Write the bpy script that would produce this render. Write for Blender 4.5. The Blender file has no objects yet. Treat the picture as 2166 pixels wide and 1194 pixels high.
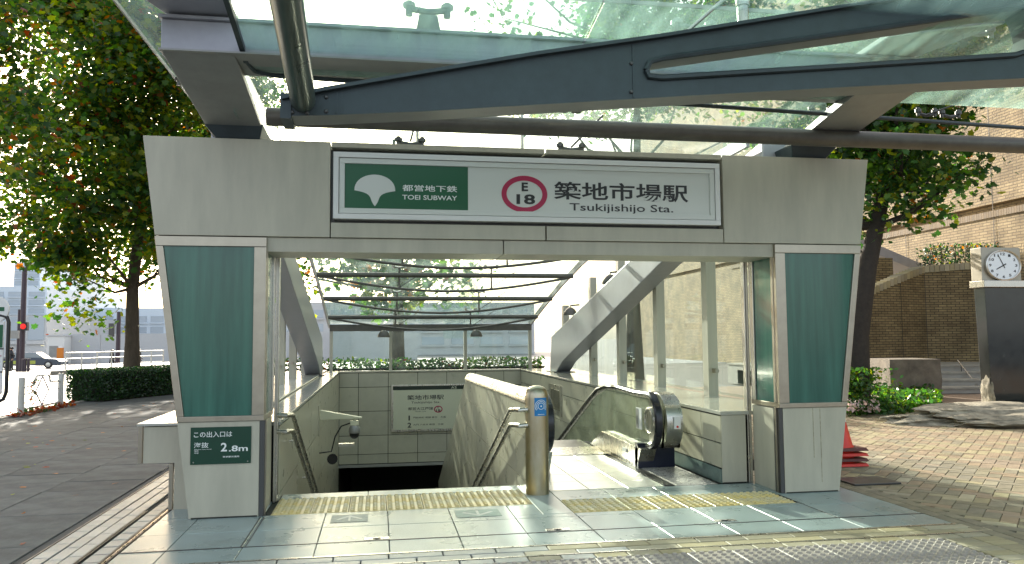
import bpy, bmesh, math, random
from mathutils import Vector, Matrix, noise
random.seed(11)
S = bpy.context.scene
COL = S.collection
R = math.radians

# ---------------------------------------------------------------- camera, sky, sun, exposure
FPX, W0, H0 = 1660.0, 2166.0, 1194.0
YAW, PIT, ROLL, EYE = R(9.651), R(4.07), R(0.42), 1.6
fw = Vector((math.sin(YAW)*math.cos(PIT), math.cos(YAW)*math.cos(PIT), math.sin(PIT)))
rt = Vector((math.cos(YAW), -math.sin(YAW), 0)); up = rt.cross(fw)
rt, up = rt*math.cos(ROLL)-up*math.sin(ROLL), up*math.cos(ROLL)+rt*math.sin(ROLL)
cd = bpy.data.cameras.new('camera'); cam = bpy.data.objects.new('camera', cd); COL.objects.link(cam)
cd.sensor_width = 36; cd.lens = 36*FPX/W0; cd.clip_start = .05; cd.clip_end = 3000
cam.matrix_world = Matrix(((rt.x, up.x, -fw.x, 0), (rt.y, up.y, -fw.y, 0), (rt.z, up.z, -fw.z, EYE), (0, 0, 0, 1)))
S.camera = cam
SUN_AZ, SUN_EL = R(-11.0), R(20.0)
wd = bpy.data.worlds.new('World'); S.world = wd; wd.use_nodes = True
sk = wd.node_tree.nodes.new('ShaderNodeTexSky'); sk.sky_type = 'NISHITA'; sk.sun_disc = False
sk.sun_elevation = SUN_EL; sk.sun_rotation = SUN_AZ; sk.dust_density = 5.0; sk.air_density = .8; sk.ozone_density = .6
# bright thin overcast veil over the blue: the photograph's sky is burnt out to white everywhere
veil = wd.node_tree.nodes.new('ShaderNodeMix'); veil.data_type = 'RGBA'; veil.inputs[0].default_value = .33
veil.inputs[7].default_value = (6.2, 6.35, 6.2, 1)
wd.node_tree.links.new(sk.outputs[0], veil.inputs[6]); wd.node_tree.links.new(veil.outputs[2], wd.node_tree.nodes['Background'].inputs[0])
wd.node_tree.nodes['Background'].inputs[1].default_value = 0.15
ld = bpy.data.lights.new('sun', 'SUN'); sun = bpy.data.objects.new('sun', ld); COL.objects.link(sun)
ld.energy = 5.0; ld.angle = R(.5); ld.color = (1, .93, .8)
sd = Vector((math.sin(SUN_AZ)*math.cos(SUN_EL), math.cos(SUN_AZ)*math.cos(SUN_EL), math.sin(SUN_EL)))
sun.rotation_euler = sd.to_track_quat('Z', 'Y').to_euler()
S.view_settings.view_transform = 'Standard'; S.view_settings.look = 'None'
S.view_settings.gamma = 1; S.view_settings.use_curve_mapping = False
S.view_settings.exposure = 1.27
try: S.cycles.transparent_max_bounces = 24
except Exception: pass

# ---------------------------------------------------------------- measuring helpers: where a sight line meets a real plane
EYEV = Vector((0, 0, EYE))
def ray(u, v): return fw + rt*((u-W0/2)/FPX) + up*((H0/2-v)/FPX)
def YP(u, v, y): d = ray(u, v); return EYEV + d*(y/d.y)
def XP(u, v, x): d = ray(u, v); return EYEV + d*(x/d.x)
def ZP(u, v, z=0): d = ray(u, v); return EYEV + d*((z-EYE)/d.z)

# ---------------------------------------------------------------- materials
MATS = {}
def mat(name, col, rough=.6, metal=0, var=0, scale=6, bump=0, bscale=60, objvar=0, spec=.5, col2=None, stretch=None, coat=0):
    m = bpy.data.materials.new(name); m.use_nodes = True; nt = m.node_tree; b = nt.nodes['Principled BSDF']
    b.inputs['Base Color'].default_value = (*col, 1); b.inputs['Roughness'].default_value = rough
    b.inputs['Metallic'].default_value = metal; b.inputs['Specular IOR Level'].default_value = spec
    if coat: b.inputs['Coat Weight'].default_value = coat; b.inputs['Coat Roughness'].default_value = .08
    tc = nt.nodes.new('ShaderNodeTexCoord'); src = tc.outputs['Object']
    if stretch:
        mp = nt.nodes.new('ShaderNodeMapping'); mp.inputs['Scale'].default_value = stretch
        nt.links.new(src, mp.inputs[0]); src = mp.outputs[0]
    if var or col2:
        n = nt.nodes.new('ShaderNodeTexNoise'); n.inputs['Scale'].default_value = scale; n.inputs['Detail'].default_value = 8
        n.inputs['Roughness'].default_value = .65
        nt.links.new(src, n.inputs['Vector'])
        rp = nt.nodes.new('ShaderNodeValToRGB')
        c2 = col2 or tuple(c*(1-var) for c in col); c1 = col if col2 else tuple(min(1, c*(1+var*.6)) for c in col)
        rp.color_ramp.elements[0].color = (*c2, 1); rp.color_ramp.elements[1].color = (*c1, 1)
        rp.color_ramp.elements[0].position = .32; rp.color_ramp.elements[1].position = .68
        nt.links.new(n.outputs[0], rp.inputs[0]); last = rp.outputs[0]
        rr = nt.nodes.new('ShaderNodeMapRange'); rr.inputs[3].default_value = max(.02, rough-.1); rr.inputs[4].default_value = min(1, rough+.1)
        nt.links.new(n.outputs[0], rr.inputs[0]); nt.links.new(rr.outputs[0], b.inputs['Roughness'])
    else:
        last = None
    if objvar:
        oi = nt.nodes.new('ShaderNodeObjectInfo'); hs = nt.nodes.new('ShaderNodeHueSaturation')
        mr = nt.nodes.new('ShaderNodeMapRange'); mr.inputs[3].default_value = 1-objvar; mr.inputs[4].default_value = 1+objvar
        nt.links.new(oi.outputs['Random'], mr.inputs[0]); nt.links.new(mr.outputs[0], hs.inputs['Value'])
        mh = nt.nodes.new('ShaderNodeMath'); mh.operation = 'MULTIPLY'; mh.inputs[1].default_value = 7.31
        fr = nt.nodes.new('ShaderNodeMath'); fr.operation = 'FRACT'; ms = nt.nodes.new('ShaderNodeMapRange')
        ms.inputs[3].default_value = 1-objvar; ms.inputs[4].default_value = 1+objvar
        nt.links.new(oi.outputs['Random'], mh.inputs[0]); nt.links.new(mh.outputs[0], fr.inputs[0]); nt.links.new(fr.outputs[0], ms.inputs[0])
        nt.links.new(ms.outputs[0], hs.inputs['Saturation'])
        if last: nt.links.new(last, hs.inputs['Color'])
        else: hs.inputs['Color'].default_value = (*col, 1)
        last = hs.outputs[0]
    if last: nt.links.new(last, b.inputs['Base Color'])
    if bump:
        n2 = nt.nodes.new('ShaderNodeTexNoise'); n2.inputs['Scale'].default_value = bscale; n2.inputs['Detail'].default_value = 6
        bp = nt.nodes.new('ShaderNodeBump'); bp.inputs['Strength'].default_value = bump; bp.inputs['Distance'].default_value = .01
        nt.links.new(src, n2.inputs['Vector']); nt.links.new(n2.outputs[0], bp.inputs['Height']); nt.links.new(bp.outputs[0], b.inputs['Normal'])
    MATS[name] = m; return m

def speckle(name, a, b_, rough, scale=260, objvar=.06):
    m = mat(name, a, rough, objvar=0, bump=.06, bscale=300); nt = m.node_tree; b = nt.nodes['Principled BSDF']
    tc = nt.nodes.new('ShaderNodeTexCoord')
    n = nt.nodes.new('ShaderNodeTexNoise'); n.inputs['Scale'].default_value = scale; n.inputs['Detail'].default_value = 3
    n3 = nt.nodes.new('ShaderNodeTexNoise'); n3.inputs['Scale'].default_value = 2.2; n3.inputs['Detail'].default_value = 9
    ge = nt.nodes.new('ShaderNodeNewGeometry')
    nt.links.new(ge.outputs['Position'], n3.inputs['Vector']); nt.links.new(ge.outputs['Position'], n.inputs['Vector'])
    rp = nt.nodes.new('ShaderNodeValToRGB'); rp.color_ramp.elements[0].position = .38; rp.color_ramp.elements[1].position = .6
    rp.color_ramp.elements[0].color = (*b_, 1); rp.color_ramp.elements[1].color = (*a, 1)
    nt.links.new(n.outputs[0], rp.inputs[0])
    mx = nt.nodes.new('ShaderNodeMix'); mx.data_type = 'RGBA'; mx.blend_type = 'MULTIPLY'; mx.inputs[0].default_value = 1
    r3 = nt.nodes.new('ShaderNodeValToRGB'); r3.color_ramp.elements[0].position = .3; r3.color_ramp.elements[1].position = .65
    r3.color_ramp.elements[0].color = (.72, .72, .7, 1); r3.color_ramp.elements[1].color = (1, 1, 1, 1)
    nt.links.new(n3.outputs[0], r3.inputs[0]); nt.links.new(rp.outputs[0], mx.inputs[6]); nt.links.new(r3.outputs[0], mx.inputs[7])
    oi = nt.nodes.new('ShaderNodeObjectInfo'); mr = nt.nodes.new('ShaderNodeMapRange'); mr.inputs[3].default_value = 1-objvar; mr.inputs[4].default_value = 1+objvar
    hs = nt.nodes.new('ShaderNodeHueSaturation'); nt.links.new(oi.outputs['Random'], mr.inputs[0]); nt.links.new(mr.outputs[0], hs.inputs['Value'])
    nt.links.new(mx.outputs[2], hs.inputs['Color']); nt.links.new(hs.outputs[0], b.inputs['Base Color'])
    rr = nt.nodes.new('ShaderNodeMapRange'); rr.inputs[3].default_value = rough-.08; rr.inputs[4].default_value = rough+.14
    nt.links.new(n3.outputs[0], rr.inputs[0]); nt.links.new(rr.outputs[0], b.inputs['Roughness'])
    return m

def glass(name, tint, refl=1.5, dirt=.06, dcol=(.5, .6, .55), streak=False, rough=.02):
    m = bpy.data.materials.new(name); m.use_nodes = True; nt = m.node_tree
    for n in list(nt.nodes): nt.nodes.remove(n)
    o = nt.nodes.new('ShaderNodeOutputMaterial'); t = nt.nodes.new('ShaderNodeBsdfTransparent'); t.inputs[0].default_value = (*tint, 1)
    g = nt.nodes.new('ShaderNodeBsdfGlossy'); g.inputs['Roughness'].default_value = rough; g.inputs[0].default_value = (.95, 1, .98, 1)
    lw = nt.nodes.new('ShaderNodeLayerWeight'); pw = nt.nodes.new('ShaderNodeMath'); pw.operation = 'POWER'; pw.inputs[1].default_value = 4.5
    nt.links.new(lw.outputs['Facing'], pw.inputs[0]); f = nt.nodes.new('ShaderNodeMapRange'); f.inputs[3].default_value = .03; f.inputs[4].default_value = refl; nt.links.new(pw.outputs[0], f.inputs[0])
    m1 = nt.nodes.new('ShaderNodeMixShader'); nt.links.new(f.outputs[0], m1.inputs[0]); nt.links.new(t.outputs[0], m1.inputs[1]); nt.links.new(g.outputs[0], m1.inputs[2])
    d = nt.nodes.new('ShaderNodeBsdfDiffuse'); d.inputs[0].default_value = (*dcol, 1); tl = nt.nodes.new('ShaderNodeBsdfTranslucent'); tl.inputs[0].default_value = (*dcol, 1)
    md = nt.nodes.new('ShaderNodeMixShader'); md.inputs[0].default_value = .5; nt.links.new(d.outputs[0], md.inputs[1]); nt.links.new(tl.outputs[0], md.inputs[2])
    tc = nt.nodes.new('ShaderNodeTexCoord'); n = nt.nodes.new('ShaderNodeTexNoise'); n.inputs['Scale'].default_value = 2.5; n.inputs['Detail'].default_value = 9
    src = tc.outputs['Object']
    if streak:
        mp = nt.nodes.new('ShaderNodeMapping'); mp.inputs['Scale'].default_value = (2.5, .5, 1); nt.links.new(src, mp.inputs[0]); src = mp.outputs[0]
    nt.links.new(src, n.inputs['Vector'])
    mr = nt.nodes.new('ShaderNodeMapRange'); mr.inputs[1].default_value = .35; mr.inputs[2].default_value = .7; mr.inputs[3].default_value = dirt*.35; mr.inputs[4].default_value = dirt*1.7
    nt.links.new(n.outputs[0], mr.inputs[0])
    m2 = nt.nodes.new('ShaderNodeMixShader'); nt.links.new(mr.outputs[0], m2.inputs[0]); nt.links.new(m1.outputs[0], m2.inputs[1]); nt.links.new(md.outputs[0], m2.inputs[2])
    nt.links.new(m2.outputs[0], o.inputs[0]); MATS[name] = m; return m

def leafmat(name, col, tr=.5):
    m = bpy.data.materials.new(name); m.use_nodes = True; nt = m.node_tree; b = nt.nodes['Principled BSDF']
    b.inputs['Roughness'].default_value = .42; b.inputs['Base Color'].default_value = (*col, 1)
    tc = nt.nodes.new('ShaderNodeTexCoord'); n = nt.nodes.new('ShaderNodeTexNoise'); n.inputs['Scale'].default_value = 1.3; n.inputs['Detail'].default_value = 5
    nt.links.new(tc.outputs['Object'], n.inputs['Vector']); rp = nt.nodes.new('ShaderNodeValToRGB')
    rp.color_ramp.elements[0].position = .35; rp.color_ramp.elements[1].position = .65
    rp.color_ramp.elements[0].color = (*(c*.65 for c in col), 1); rp.color_ramp.elements[1].color = (*(c*1.25 for c in col), 1)
    nt.links.new(n.outputs[0], rp.inputs[0]); nt.links.new(rp.outputs[0], b.inputs['Base Color'])
    t = nt.nodes.new('ShaderNodeBsdfTranslucent'); hs = nt.nodes.new('ShaderNodeHueSaturation'); hs.inputs['Value'].default_value = 2.2; hs.inputs['Saturation'].default_value = 1.15
    nt.links.new(rp.outputs[0], hs.inputs['Color']); nt.links.new(hs.outputs[0], t.inputs[0])
    mx = nt.nodes.new('ShaderNodeMixShader'); mx.inputs[0].default_value = tr
    nt.links.new(b.outputs[0], mx.inputs[1]); nt.links.new(t.outputs[0], mx.inputs[2]); nt.links.new(mx.outputs[0], nt.nodes['Material Output'].inputs[0])
    return m

def brickmat(name, c1, c2, mortar, bw, bh, axis):
    """fine far-off brickwork: colour and relief, coursed along the wall"""
    m = bpy.data.materials.new(name); m.use_nodes = True; nt = m.node_tree; b = nt.nodes['Principled BSDF']; b.inputs['Roughness'].default_value = .8
    ge = nt.nodes.new('ShaderNodeTexCoord'); sp = nt.nodes.new('ShaderNodeSeparateXYZ'); nt.links.new(ge.outputs['Object'], sp.inputs[0])
    cb = nt.nodes.new('ShaderNodeCombineXYZ'); nt.links.new(sp.outputs[axis], cb.inputs[0]); nt.links.new(sp.outputs[2], cb.inputs[1])
    br = nt.nodes.new('ShaderNodeTexBrick'); br.inputs['Scale'].default_value = 1; br.inputs['Brick Width'].default_value = bw; br.inputs['Row Height'].default_value = bh
    br.inputs['Mortar Size'].default_value = bh*.14; br.inputs['Mortar Smooth'].default_value = .3; br.inputs['Bias'].default_value = 0
    br.inputs['Color1'].default_value = (*c1, 1); br.inputs['Color2'].default_value = (*c2, 1); br.inputs['Mortar'].default_value = (*mortar, 1)
    nt.links.new(cb.outputs[0], br.inputs['Vector'])
    n = nt.nodes.new('ShaderNodeTexNoise'); n.inputs['Scale'].default_value = 1.2; n.inputs['Detail'].default_value = 8; nt.links.new(ge.outputs['Object'], n.inputs['Vector'])
    rp = nt.nodes.new('ShaderNodeValToRGB'); rp.color_ramp.elements[0].color = (.6, .58, .55, 1); rp.color_ramp.elements[1].color = (1.1, 1.08, 1.05, 1)
    rp.color_ramp.elements[0].position = .3; rp.color_ramp.elements[1].position = .7; nt.links.new(n.outputs[0], rp.inputs[0])
    mx = nt.nodes.new('ShaderNodeMix'); mx.data_type = 'RGBA'; mx.blend_type = 'MULTIPLY'; mx.inputs[0].default_value = 1
    nt.links.new(br.outputs[0], mx.inputs[6]); nt.links.new(rp.outputs[0], mx.inputs[7]); nt.links.new(mx.outputs[2], b.inputs['Base Color'])
    bp = nt.nodes.new('ShaderNodeBump'); bp.inputs['Distance'].default_value = .012; bp.inputs['Strength'].default_value = .9; bp.invert = True
    nt.links.new(br.outputs['Fac'], bp.inputs['Height'])
    n2 = nt.nodes.new('ShaderNodeTexNoise'); n2.inputs['Scale'].default_value = 22; nt.links.new(ge.outputs['Object'], n2.inputs['Vector'])
    bp2 = nt.nodes.new('ShaderNodeBump'); bp2.inputs['Distance'].default_value = .02; bp2.inputs['Strength'].default_value = .8
    nt.links.new(n2.outputs[0], bp2.inputs['Height']); nt.links.new(bp.outputs[0], bp2.inputs['Normal']); nt.links.new(bp2.outputs[0], b.inputs['Normal'])
    MATS[name] = m; return m

BEIGE = mat('beige_panel', (.47, .445, .355), .42, var=.13, scale=3, bump=.05, bscale=180, stretch=(1.6, 1.6, .3))
BEIGE2 = mat('beige_tile', (.50, .475, .365), .3, var=.08, scale=4, objvar=.05, bump=.04, bscale=120)
STEEL = mat('brushed_steel', (.58, .56, .51), .28, 1, var=.08, scale=14, stretch=(1, 1, .1))
STEELD = mat('dark_steel', (.10, .10, .10), .4, .8)
BRONZE = mat('frame_steel', (.42, .38, .31), .33, 1, var=.12, scale=8)
BLUESTEEL = mat('painted_grey_steel', (.040, .056, .064), .42, .25, var=.22, scale=5, bump=.05, bscale=90)
UNDER = mat('beam_paint', (.30, .30, .29), .45, .3, var=.15, scale=4)
LILAC = mat('pale_steel_paint', (.36, .36, .40), .4, .3, var=.1, scale=4)
PIPE = mat('brown_grey_pipe', (.13, .12, .105), .42, .4, var=.2, scale=6)
TEAL = mat('teal_backed_glass', (.045, .175, .130), .16, scale=1.3, stretch=(5, 5, .28), coat=.35, col2=(.014, .075, .058))  # paler upright streaks in the colour imitate tube lights behind the glass
BLACK = mat('black', (.012, .012, .013), .35)
RUBBER = mat('black_rubber', (.015, .015, .02), .25)
WHITE = mat('white_paint', (.75, .75, .73), .4)
SIGNW = mat('sign_white', (.66, .68, .64), .3)
GREEN = mat('sign_green', (.004, .10, .038), .35)
DGREEN = mat('plate_green', (.003, .045, .024), .35)
MAG = mat('line_magenta', (.42, .012, .07), .35)
INK = mat('sign_ink', (.02, .02, .022), .4)
CREAM = mat('sign_cream', (.62, .62, .46), .35)
BLUE = mat('sticker_blue', (.01, .19, .48), .3)
WTXT = mat('white_print', (.8, .82, .8), .4)
JOINT = mat('joint_dark', (.028, .03, .026), .9)
GRAN = speckle('pale_granite', (.34, .42, .415), (.22, .28, .28), .26)
YELLOW = mat('tactile_yellow', (.60, .46, .15), .42, col2=(.50, .47, .33), scale=2.5, objvar=.1)
TACG = mat('tactile_grey', (.34, .30, .26), .5, var=.2, scale=5, objvar=.05)
PAVEL = mat('light_paver', (.36, .375, .355), .42, var=.14, scale=4, objvar=.12, bump=.1)
PAVEY = mat('yellow_paver', (.33, .29, .185), .6, var=.18, scale=4, objvar=.2, bump=.12)
PAVER = mat('clay_paver', (.27, .205, .135), .8, var=.25, scale=5, objvar=.12, bump=.15)
PAVEO = mat('olive_paver', (.205, .18, .12), .8, var=.25, scale=5, objvar=.12, bump=.15)
SLAB = mat('grey_slab', (.128, .135, .13), .85, var=.4, scale=3, spec=.2, objvar=.14, bump=.4, bscale=45)
ASPH = mat('asphalt', (.16, .155, .15), .55, var=.15, scale=2, bump=.3, bscale=80)
CONC = mat('concrete', (.34, .33, .30), .75, var=.15, scale=2, bump=.15)
STONE = mat('rough_stone', (.16, .135, .105), .85, var=.4, scale=3, bump=.8, bscale=14)
ROCKY = mat('pale_rock', (.30, .27, .20), .85, var=.55, scale=5, bump=1, bscale=18)
POLISH = mat('polished_black_granite', (.018, .022, .021), .13, var=.4, scale=5, coat=.5)
STEPM = mat('step_granite', (.30, .29, .25), .6, var=.2, scale=4, bump=.15)
BARK = mat('bark', (.085, .065, .045), .9, var=.4, scale=9, bump=1, bscale=16, stretch=(1, 1, .35))
BARKD = mat('dark_bark', (.035, .028, .022), .9, var=.4, scale=9, bump=1, bscale=16)
RED = mat('cone_red', (.62, .03, .018), .4)
HAZEB = mat('hazed_blue_facade', (.60, .68, .76), .5, var=.05)  # distance haze is painted into this and the next two colours
HAZEG = mat('hazed_grey_facade', (.52, .53, .54), .7, var=.06)
WINB = mat('hazed_far_window', (.38, .44, .50), .2, spec=.8)
GL_ROOF = glass('roof_glass', (.915, .98, .955), .55, .10, (.66, .82, .76), True)
GL_FRONT = glass('canopy_glass', (.85, .955, .92), .5, .19, (.66, .86, .77), True)
GL_SIDE = glass('screen_glass', (.88, .95, .93), .6, .03)
GL_ESC = glass('balustrade_glass', (.88, .92, .86), .7, .22, (.55, .56, .46))
BRW = brickmat('olive_brickwork', (.30, .235, .115), (.20, .15, .075), (.05, .043, .03), .28, .083, 0)
BRB = brickmat('tan_brickwork', (.47, .36, .20), (.34, .25, .135), (.17, .135, .085), .36, .10, 1)
L_DK = leafmat('leaf_dark_green', (.028, .075, .018)); L_MD = leafmat('leaf_green', (.065, .135, .02), .55); L_YG = leafmat('leaf_yellow_green', (.16, .19, .02), .6)
L_OR = leafmat('leaf_orange', (.32, .11, .015)); L_RD = leafmat('leaf_russet', (.22, .045, .015)); L_HG = leafmat('hedge_green', (.025, .06, .025), .25)
L_FL = leafmat('pink_petal', (.6, .45, .42), .2); L_BR = leafmat('leaf_bright_green', (.045, .12, .025), .35)
LAMPR = bpy.data.materials.new('red_signal'); LAMPR.use_nodes = True
LAMPR.node_tree.nodes['Principled BSDF'].inputs['Emission Color'].default_value = (1, .03, .02, 1)
LAMPR.node_tree.nodes['Principled BSDF'].inputs['Emission Strength'].default_value = .35
LAMPR.node_tree.nodes['Principled BSDF'].inputs['Base Color'].default_value = (.5, .01, .01, 1)

# ---------------------------------------------------------------- mesh helpers
class MB:
    def __init__(s): s.v = []; s.f = []; s.m = []
    def add(s, vs, fs, mi=0):
        o = len(s.v); s.v += [tuple(v) for v in vs]; s.f += [tuple(i+o for i in f) for f in fs]; s.m += [mi]*len(fs); return s
    def hexa(s, p, mi=0): return s.add(p, [(3, 2, 1, 0), (4, 5, 6, 7), (0, 1, 5, 4), (1, 2, 6, 5), (2, 3, 7, 6), (3, 0, 4, 7)], mi)
    def box(s, x0, x1, y0, y1, z0, z1, mi=0):
        return s.hexa([(x0, y0, z0), (x1, y0, z0), (x1, y1, z0), (x0, y1, z0), (x0, y0, z1), (x1, y0, z1), (x1, y1, z1), (x0, y1, z1)], mi)
    def loft(s, a, b, mi=0, caps=True):
        n = len(a); fs = [(i, (i+1) % n, n+(i+1) % n, n+i) for i in range(n)]
        if caps: fs += [tuple(range(n-1, -1, -1)), tuple(range(n, 2*n))]
        return s.add(list(a)+list(b), fs, mi)
    def ext(s, pts, d, mi=0): d = Vector(d); return s.loft([Vector(p) for p in pts], [Vector(p)+d for p in pts], mi)
    def tube(s, pts, r, n=8, mi=0, caps=True):
        pts = [Vector(p) for p in pts]; rs = r if isinstance(r, (list, tuple)) else [r]*len(pts); base = len(s.v); prev = None
        for i, p in enumerate(pts):
            t = (pts[min(i+1, len(pts)-1)]-pts[max(i-1, 0)]).normalized()
            if prev is None: a = t.orthogonal().normalized()
            else: a = (prev-t*prev.dot(t)).normalized()
            prev = a; b = t.cross(a)
            for k in range(n):
                an = 2*math.pi*k/n; s.v.append(tuple(p+(a*math.cos(an)+b*math.sin(an))*rs[i]))
        for i in range(len(pts)-1):
            for k in range(n):
                s.f.append((base+i*n+k, base+i*n+(k+1) % n, base+(i+1)*n+(k+1) % n, base+(i+1)*n+k)); s.m.append(mi)
        if caps:
            s.f.append(tuple(base+k for k in range(n-1, -1, -1))); s.m.append(mi)
            s.f.append(tuple(base+(len(pts)-1)*n+k for k in range(n))); s.m.append(mi)
        return s
    def lathe(s, prof, c, n=16, ax='Z', mi=0, sx=1):
        c = Vector(c); base = len(s.v)
        for r, h in prof:
            for k in range(n):
                an = 2*math.pi*k/n; a, b = r*math.cos(an), r*math.sin(an)
                o = {'Z': (a*sx, b, h), 'Y': (a*sx, h, b), 'X': (h, a*sx, b)}[ax]; s.v.append(tuple(c+Vector(o)))
        for i in range(len(prof)-1):
            for k in range(n): s.f.append((base+i*n+k, base+i*n+(k+1) % n, base+(i+1)*n+(k+1) % n, base+(i+1)*n+k)); s.m.append(mi)
        s.f.append(tuple(base+k for k in range(n-1, -1, -1))); s.m.append(mi)
        s.f.append(tuple(base+(len(prof)-1)*n+k for k in range(n))); s.m.append(mi); return s
    def mesh(s, name, mats, smooth=False):
        me = bpy.data.meshes.new(name); me.from_pydata(s.v, [], s.f)
        for m in (mats if isinstance(mats, (list, tuple)) else [mats]): me.materials.append(m)
        if any(s.m): me.polygons.foreach_set('material_index', s.m)
        if len(s.f) < 60000:
            bm = bmesh.new(); bm.from_mesh(me); bmesh.ops.recalc_face_normals(bm, faces=bm.faces); bm.to_mesh(me); bm.free()
        if smooth: me.polygons.foreach_set('use_smooth', [True]*len(me.polygons)); me.set_sharp_from_angle(angle=R(38))
        me.update(); return me
    def build(s, name, mats, parent=None, smooth=False, bevel=0, label=None, kind=None):
        o = bpy.data.objects.new(name, s.mesh(name, mats, smooth)); COL.objects.link(o); adopt(o, parent)
        if bevel:
            b = o.modifiers.new('edge', 'BEVEL'); b.width = bevel; b.segments = 2; b.limit_method = 'ANGLE'; b.angle_limit = R(40)
        if label: o['label'] = label
        if kind: o['kind'] = kind
        return o
def adopt(o, parent):
    if parent is not None:
        o.parent = parent; o.matrix_parent_inverse = Matrix.Translation(-ORIG.get(parent.name, Vector((0, 0, 0))))
ORIG = {}
def thing(name, loc, label, cat, group=None):
    o = bpy.data.objects.new(name, None); COL.objects.link(o); o.location = loc; o.empty_display_size = .2
    ORIG[o.name] = Vector(loc); o['label'] = label; o['category'] = cat
    if group: o['group'] = group
    return o
def tag(o, label, cat, group=None):
    o['label'] = label; o['category'] = cat
    if group: o['group'] = group
    return o
def piece(name, me, loc, parent, rz=0, sc=None, mt=None):
    o = bpy.data.objects.new(name, me); COL.objects.link(o); o.location = loc; o.rotation_euler = (0, 0, rz)
    if sc: o.scale = sc
    adopt(o, parent); return o
def copy_tree(src, off, rz=0, label=None, group=None):
    c = src.copy(); COL.objects.link(c); c.location = src.location+Vector(off); c.rotation_euler.z += rz
    def rec(a, b):
        for ch in [q for q in bpy.data.objects if q.parent == a]:
            d = ch.copy(); COL.objects.link(d); d.parent = b; rec(ch, d)
    rec(src, c)
    if label: c['label'] = label
    if group: c['group'] = group
    return c
def text(body, box, y, m, parent, bold=0, name='lettering', face='Y', deep=.0015):
    """lettering as thin raised print filling box=(x0,z0,x1,z1) on a plane facing the street"""
    cu = bpy.data.curves.new(name, 'FONT'); cu.body = body; cu.offset = bold; cu.resolution_u = 3; cu.extrude = .004
    ob = bpy.data.objects.new(name, cu); COL.objects.link(ob)
    me = bpy.data.meshes.new_from_object(ob.evaluated_get(bpy.context.evaluated_depsgraph_get()))
    bpy.data.objects.remove(ob); bpy.data.curves.remove(cu)
    xs = [v.co.x for v in me.vertices]; ys = [v.co.y for v in me.vertices]
    x0, z0, x1, z1 = box; ax = (x1-x0)/(max(xs)-min(xs)); az = (z1-z0)/(max(ys)-min(ys)); mx, my = min(xs), min(ys)
    for v in me.vertices:
        px, pz, pd = x0+(v.co.x-mx)*ax, z0+(v.co.y-my)*az, v.co.z/.004*deep
        v.co = (px, y-pd, pz) if face == 'Y' else (y-pd, px, pz)
    me.materials.clear(); me.materials.append(m)
    o = bpy.data.objects.new(name, me); COL.objects.link(o); adopt(o, parent); return o
def pbox(u0, v0, u1, v1, y):
    vb, vt = max(v0, v1), min(v0, v1); lo, hi = ((u0, u1) if vb > 715 else (u1, u0))
    return (YP(u0, vb, y).x, YP(lo, vb, y).z, YP(u1, vb, y).x, YP(hi, vt, y).z)
def slabmesh(w, d, h=.03, bev=.004):
    m = MB(); a = [(-w/2, -d/2), (w/2, -d/2), (w/2, d/2), (-w/2, d/2)]; b = [(x*(1-2*bev/w), y*(1-2*bev/d)) for x, y in a]
    v = [(x, y, -h) for x, y in a]+[(x, y, -bev) for x, y in a]+[(x, y, 0) for x, y in b]
    f = [(i, (i+1) % 4, 4+(i+1) % 4, 4+i) for i in range(4)]+[(4+i, 4+(i+1) % 4, 8+(i+1) % 4, 8+i) for i in range(4)]+[(8, 9, 10, 11)]
    m.add(v, f); return m

# ================================================================ GROUND
def gz(x, y):                       # the land falls gently beyond the traffic island
    return 0.0 if y < 46 else -0.8*min(1, (y-46)/24)
ROADX, ROADY = -7.65, 17.0
m = MB(); xs = [-600, -200, -90, -60, -40, -25, -15, -7.66, -1.02, 3.74, 8, 16, 30, 60, 200, 600]; ys = [-60, -10, 2, 8.56, 20.7, 30, 46, 52, 58, 64, 70, 90, 140, 300, 900]
idx = {}
for i, x in enumerate(xs):
    for j, y in enumerate(ys): idx[i, j] = len(m.v); m.v.append((x, y, gz(x, y)-.06))
for i in range(len(xs)-1):
    for j in range(len(ys)-1):
        if xs[i] == -1.02 and ys[j] == 8.56: continue
        m.f.append((idx[i, j], idx[i+1, j], idx[i+1, j+1], idx[i, j+1])); m.m.append(0)
m.build('ground', ASPH, kind='structure')
# roadway beyond the pavement kerb (concrete-pale asphalt), pavement base
m = MB(); ry = [ROADY, 30, 46, 52, 58, 64, 70, 90, 110]
for a, b in zip(ry, ry[1:]):
    m.add([(-75, a, gz(0, a)-.05), (ROADX, a, gz(0, a)-.05), (ROADX, b, gz(0, b)-.05), (-75, b, gz(0, b)-.05)], [(0, 1, 2, 3)])
m.build('road', mat('road_asphalt', (.27, .26, .24), .4, var=.12, scale=1.5, bump=.2, bscale=60), kind='structure')
pv = MB().box(ROADX, -2.52, 2, 27, -.05, -.012).box(-20, ROADX-.001, 2, ROADY, -.05, -.0125).build('pavement', mat('sanded_joint', (.075, .078, .075), .9, var=.3), kind='structure')
kb = MB(); kb.box(ROADX-.12, ROADX-.002, ROADY, 27, -.05, .03); kb.box(-20, ROADX-.122, ROADY-.14, ROADY-.002, -.05, .03)
k = kb.build('kerb', CONC, bevel=.01, kind='structure')
g_l = slabmesh(.893, .593, .03, .003); me = g_l.mesh('slab', SLAB); n = 0
for j in range(18):
    for i in range(8):
        x = -2.62-.45-.9*i; y = 5.9+.6*j
        if x < -9.0 or (y > 11 and n > 260): continue
        piece('slab', me, (x-(j % 2)*.0, y, random.uniform(-.003, .002)), pv); n += 1
me2 = slabmesh(.89, 1.19, .03).mesh('slab', SLAB)
for j in range(8):
    for i in range(6): piece('slab', me2, (-3.07-.9*i, 17.0+1.2*j, random.uniform(-.004, .001)), pv); n += 1
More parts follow.
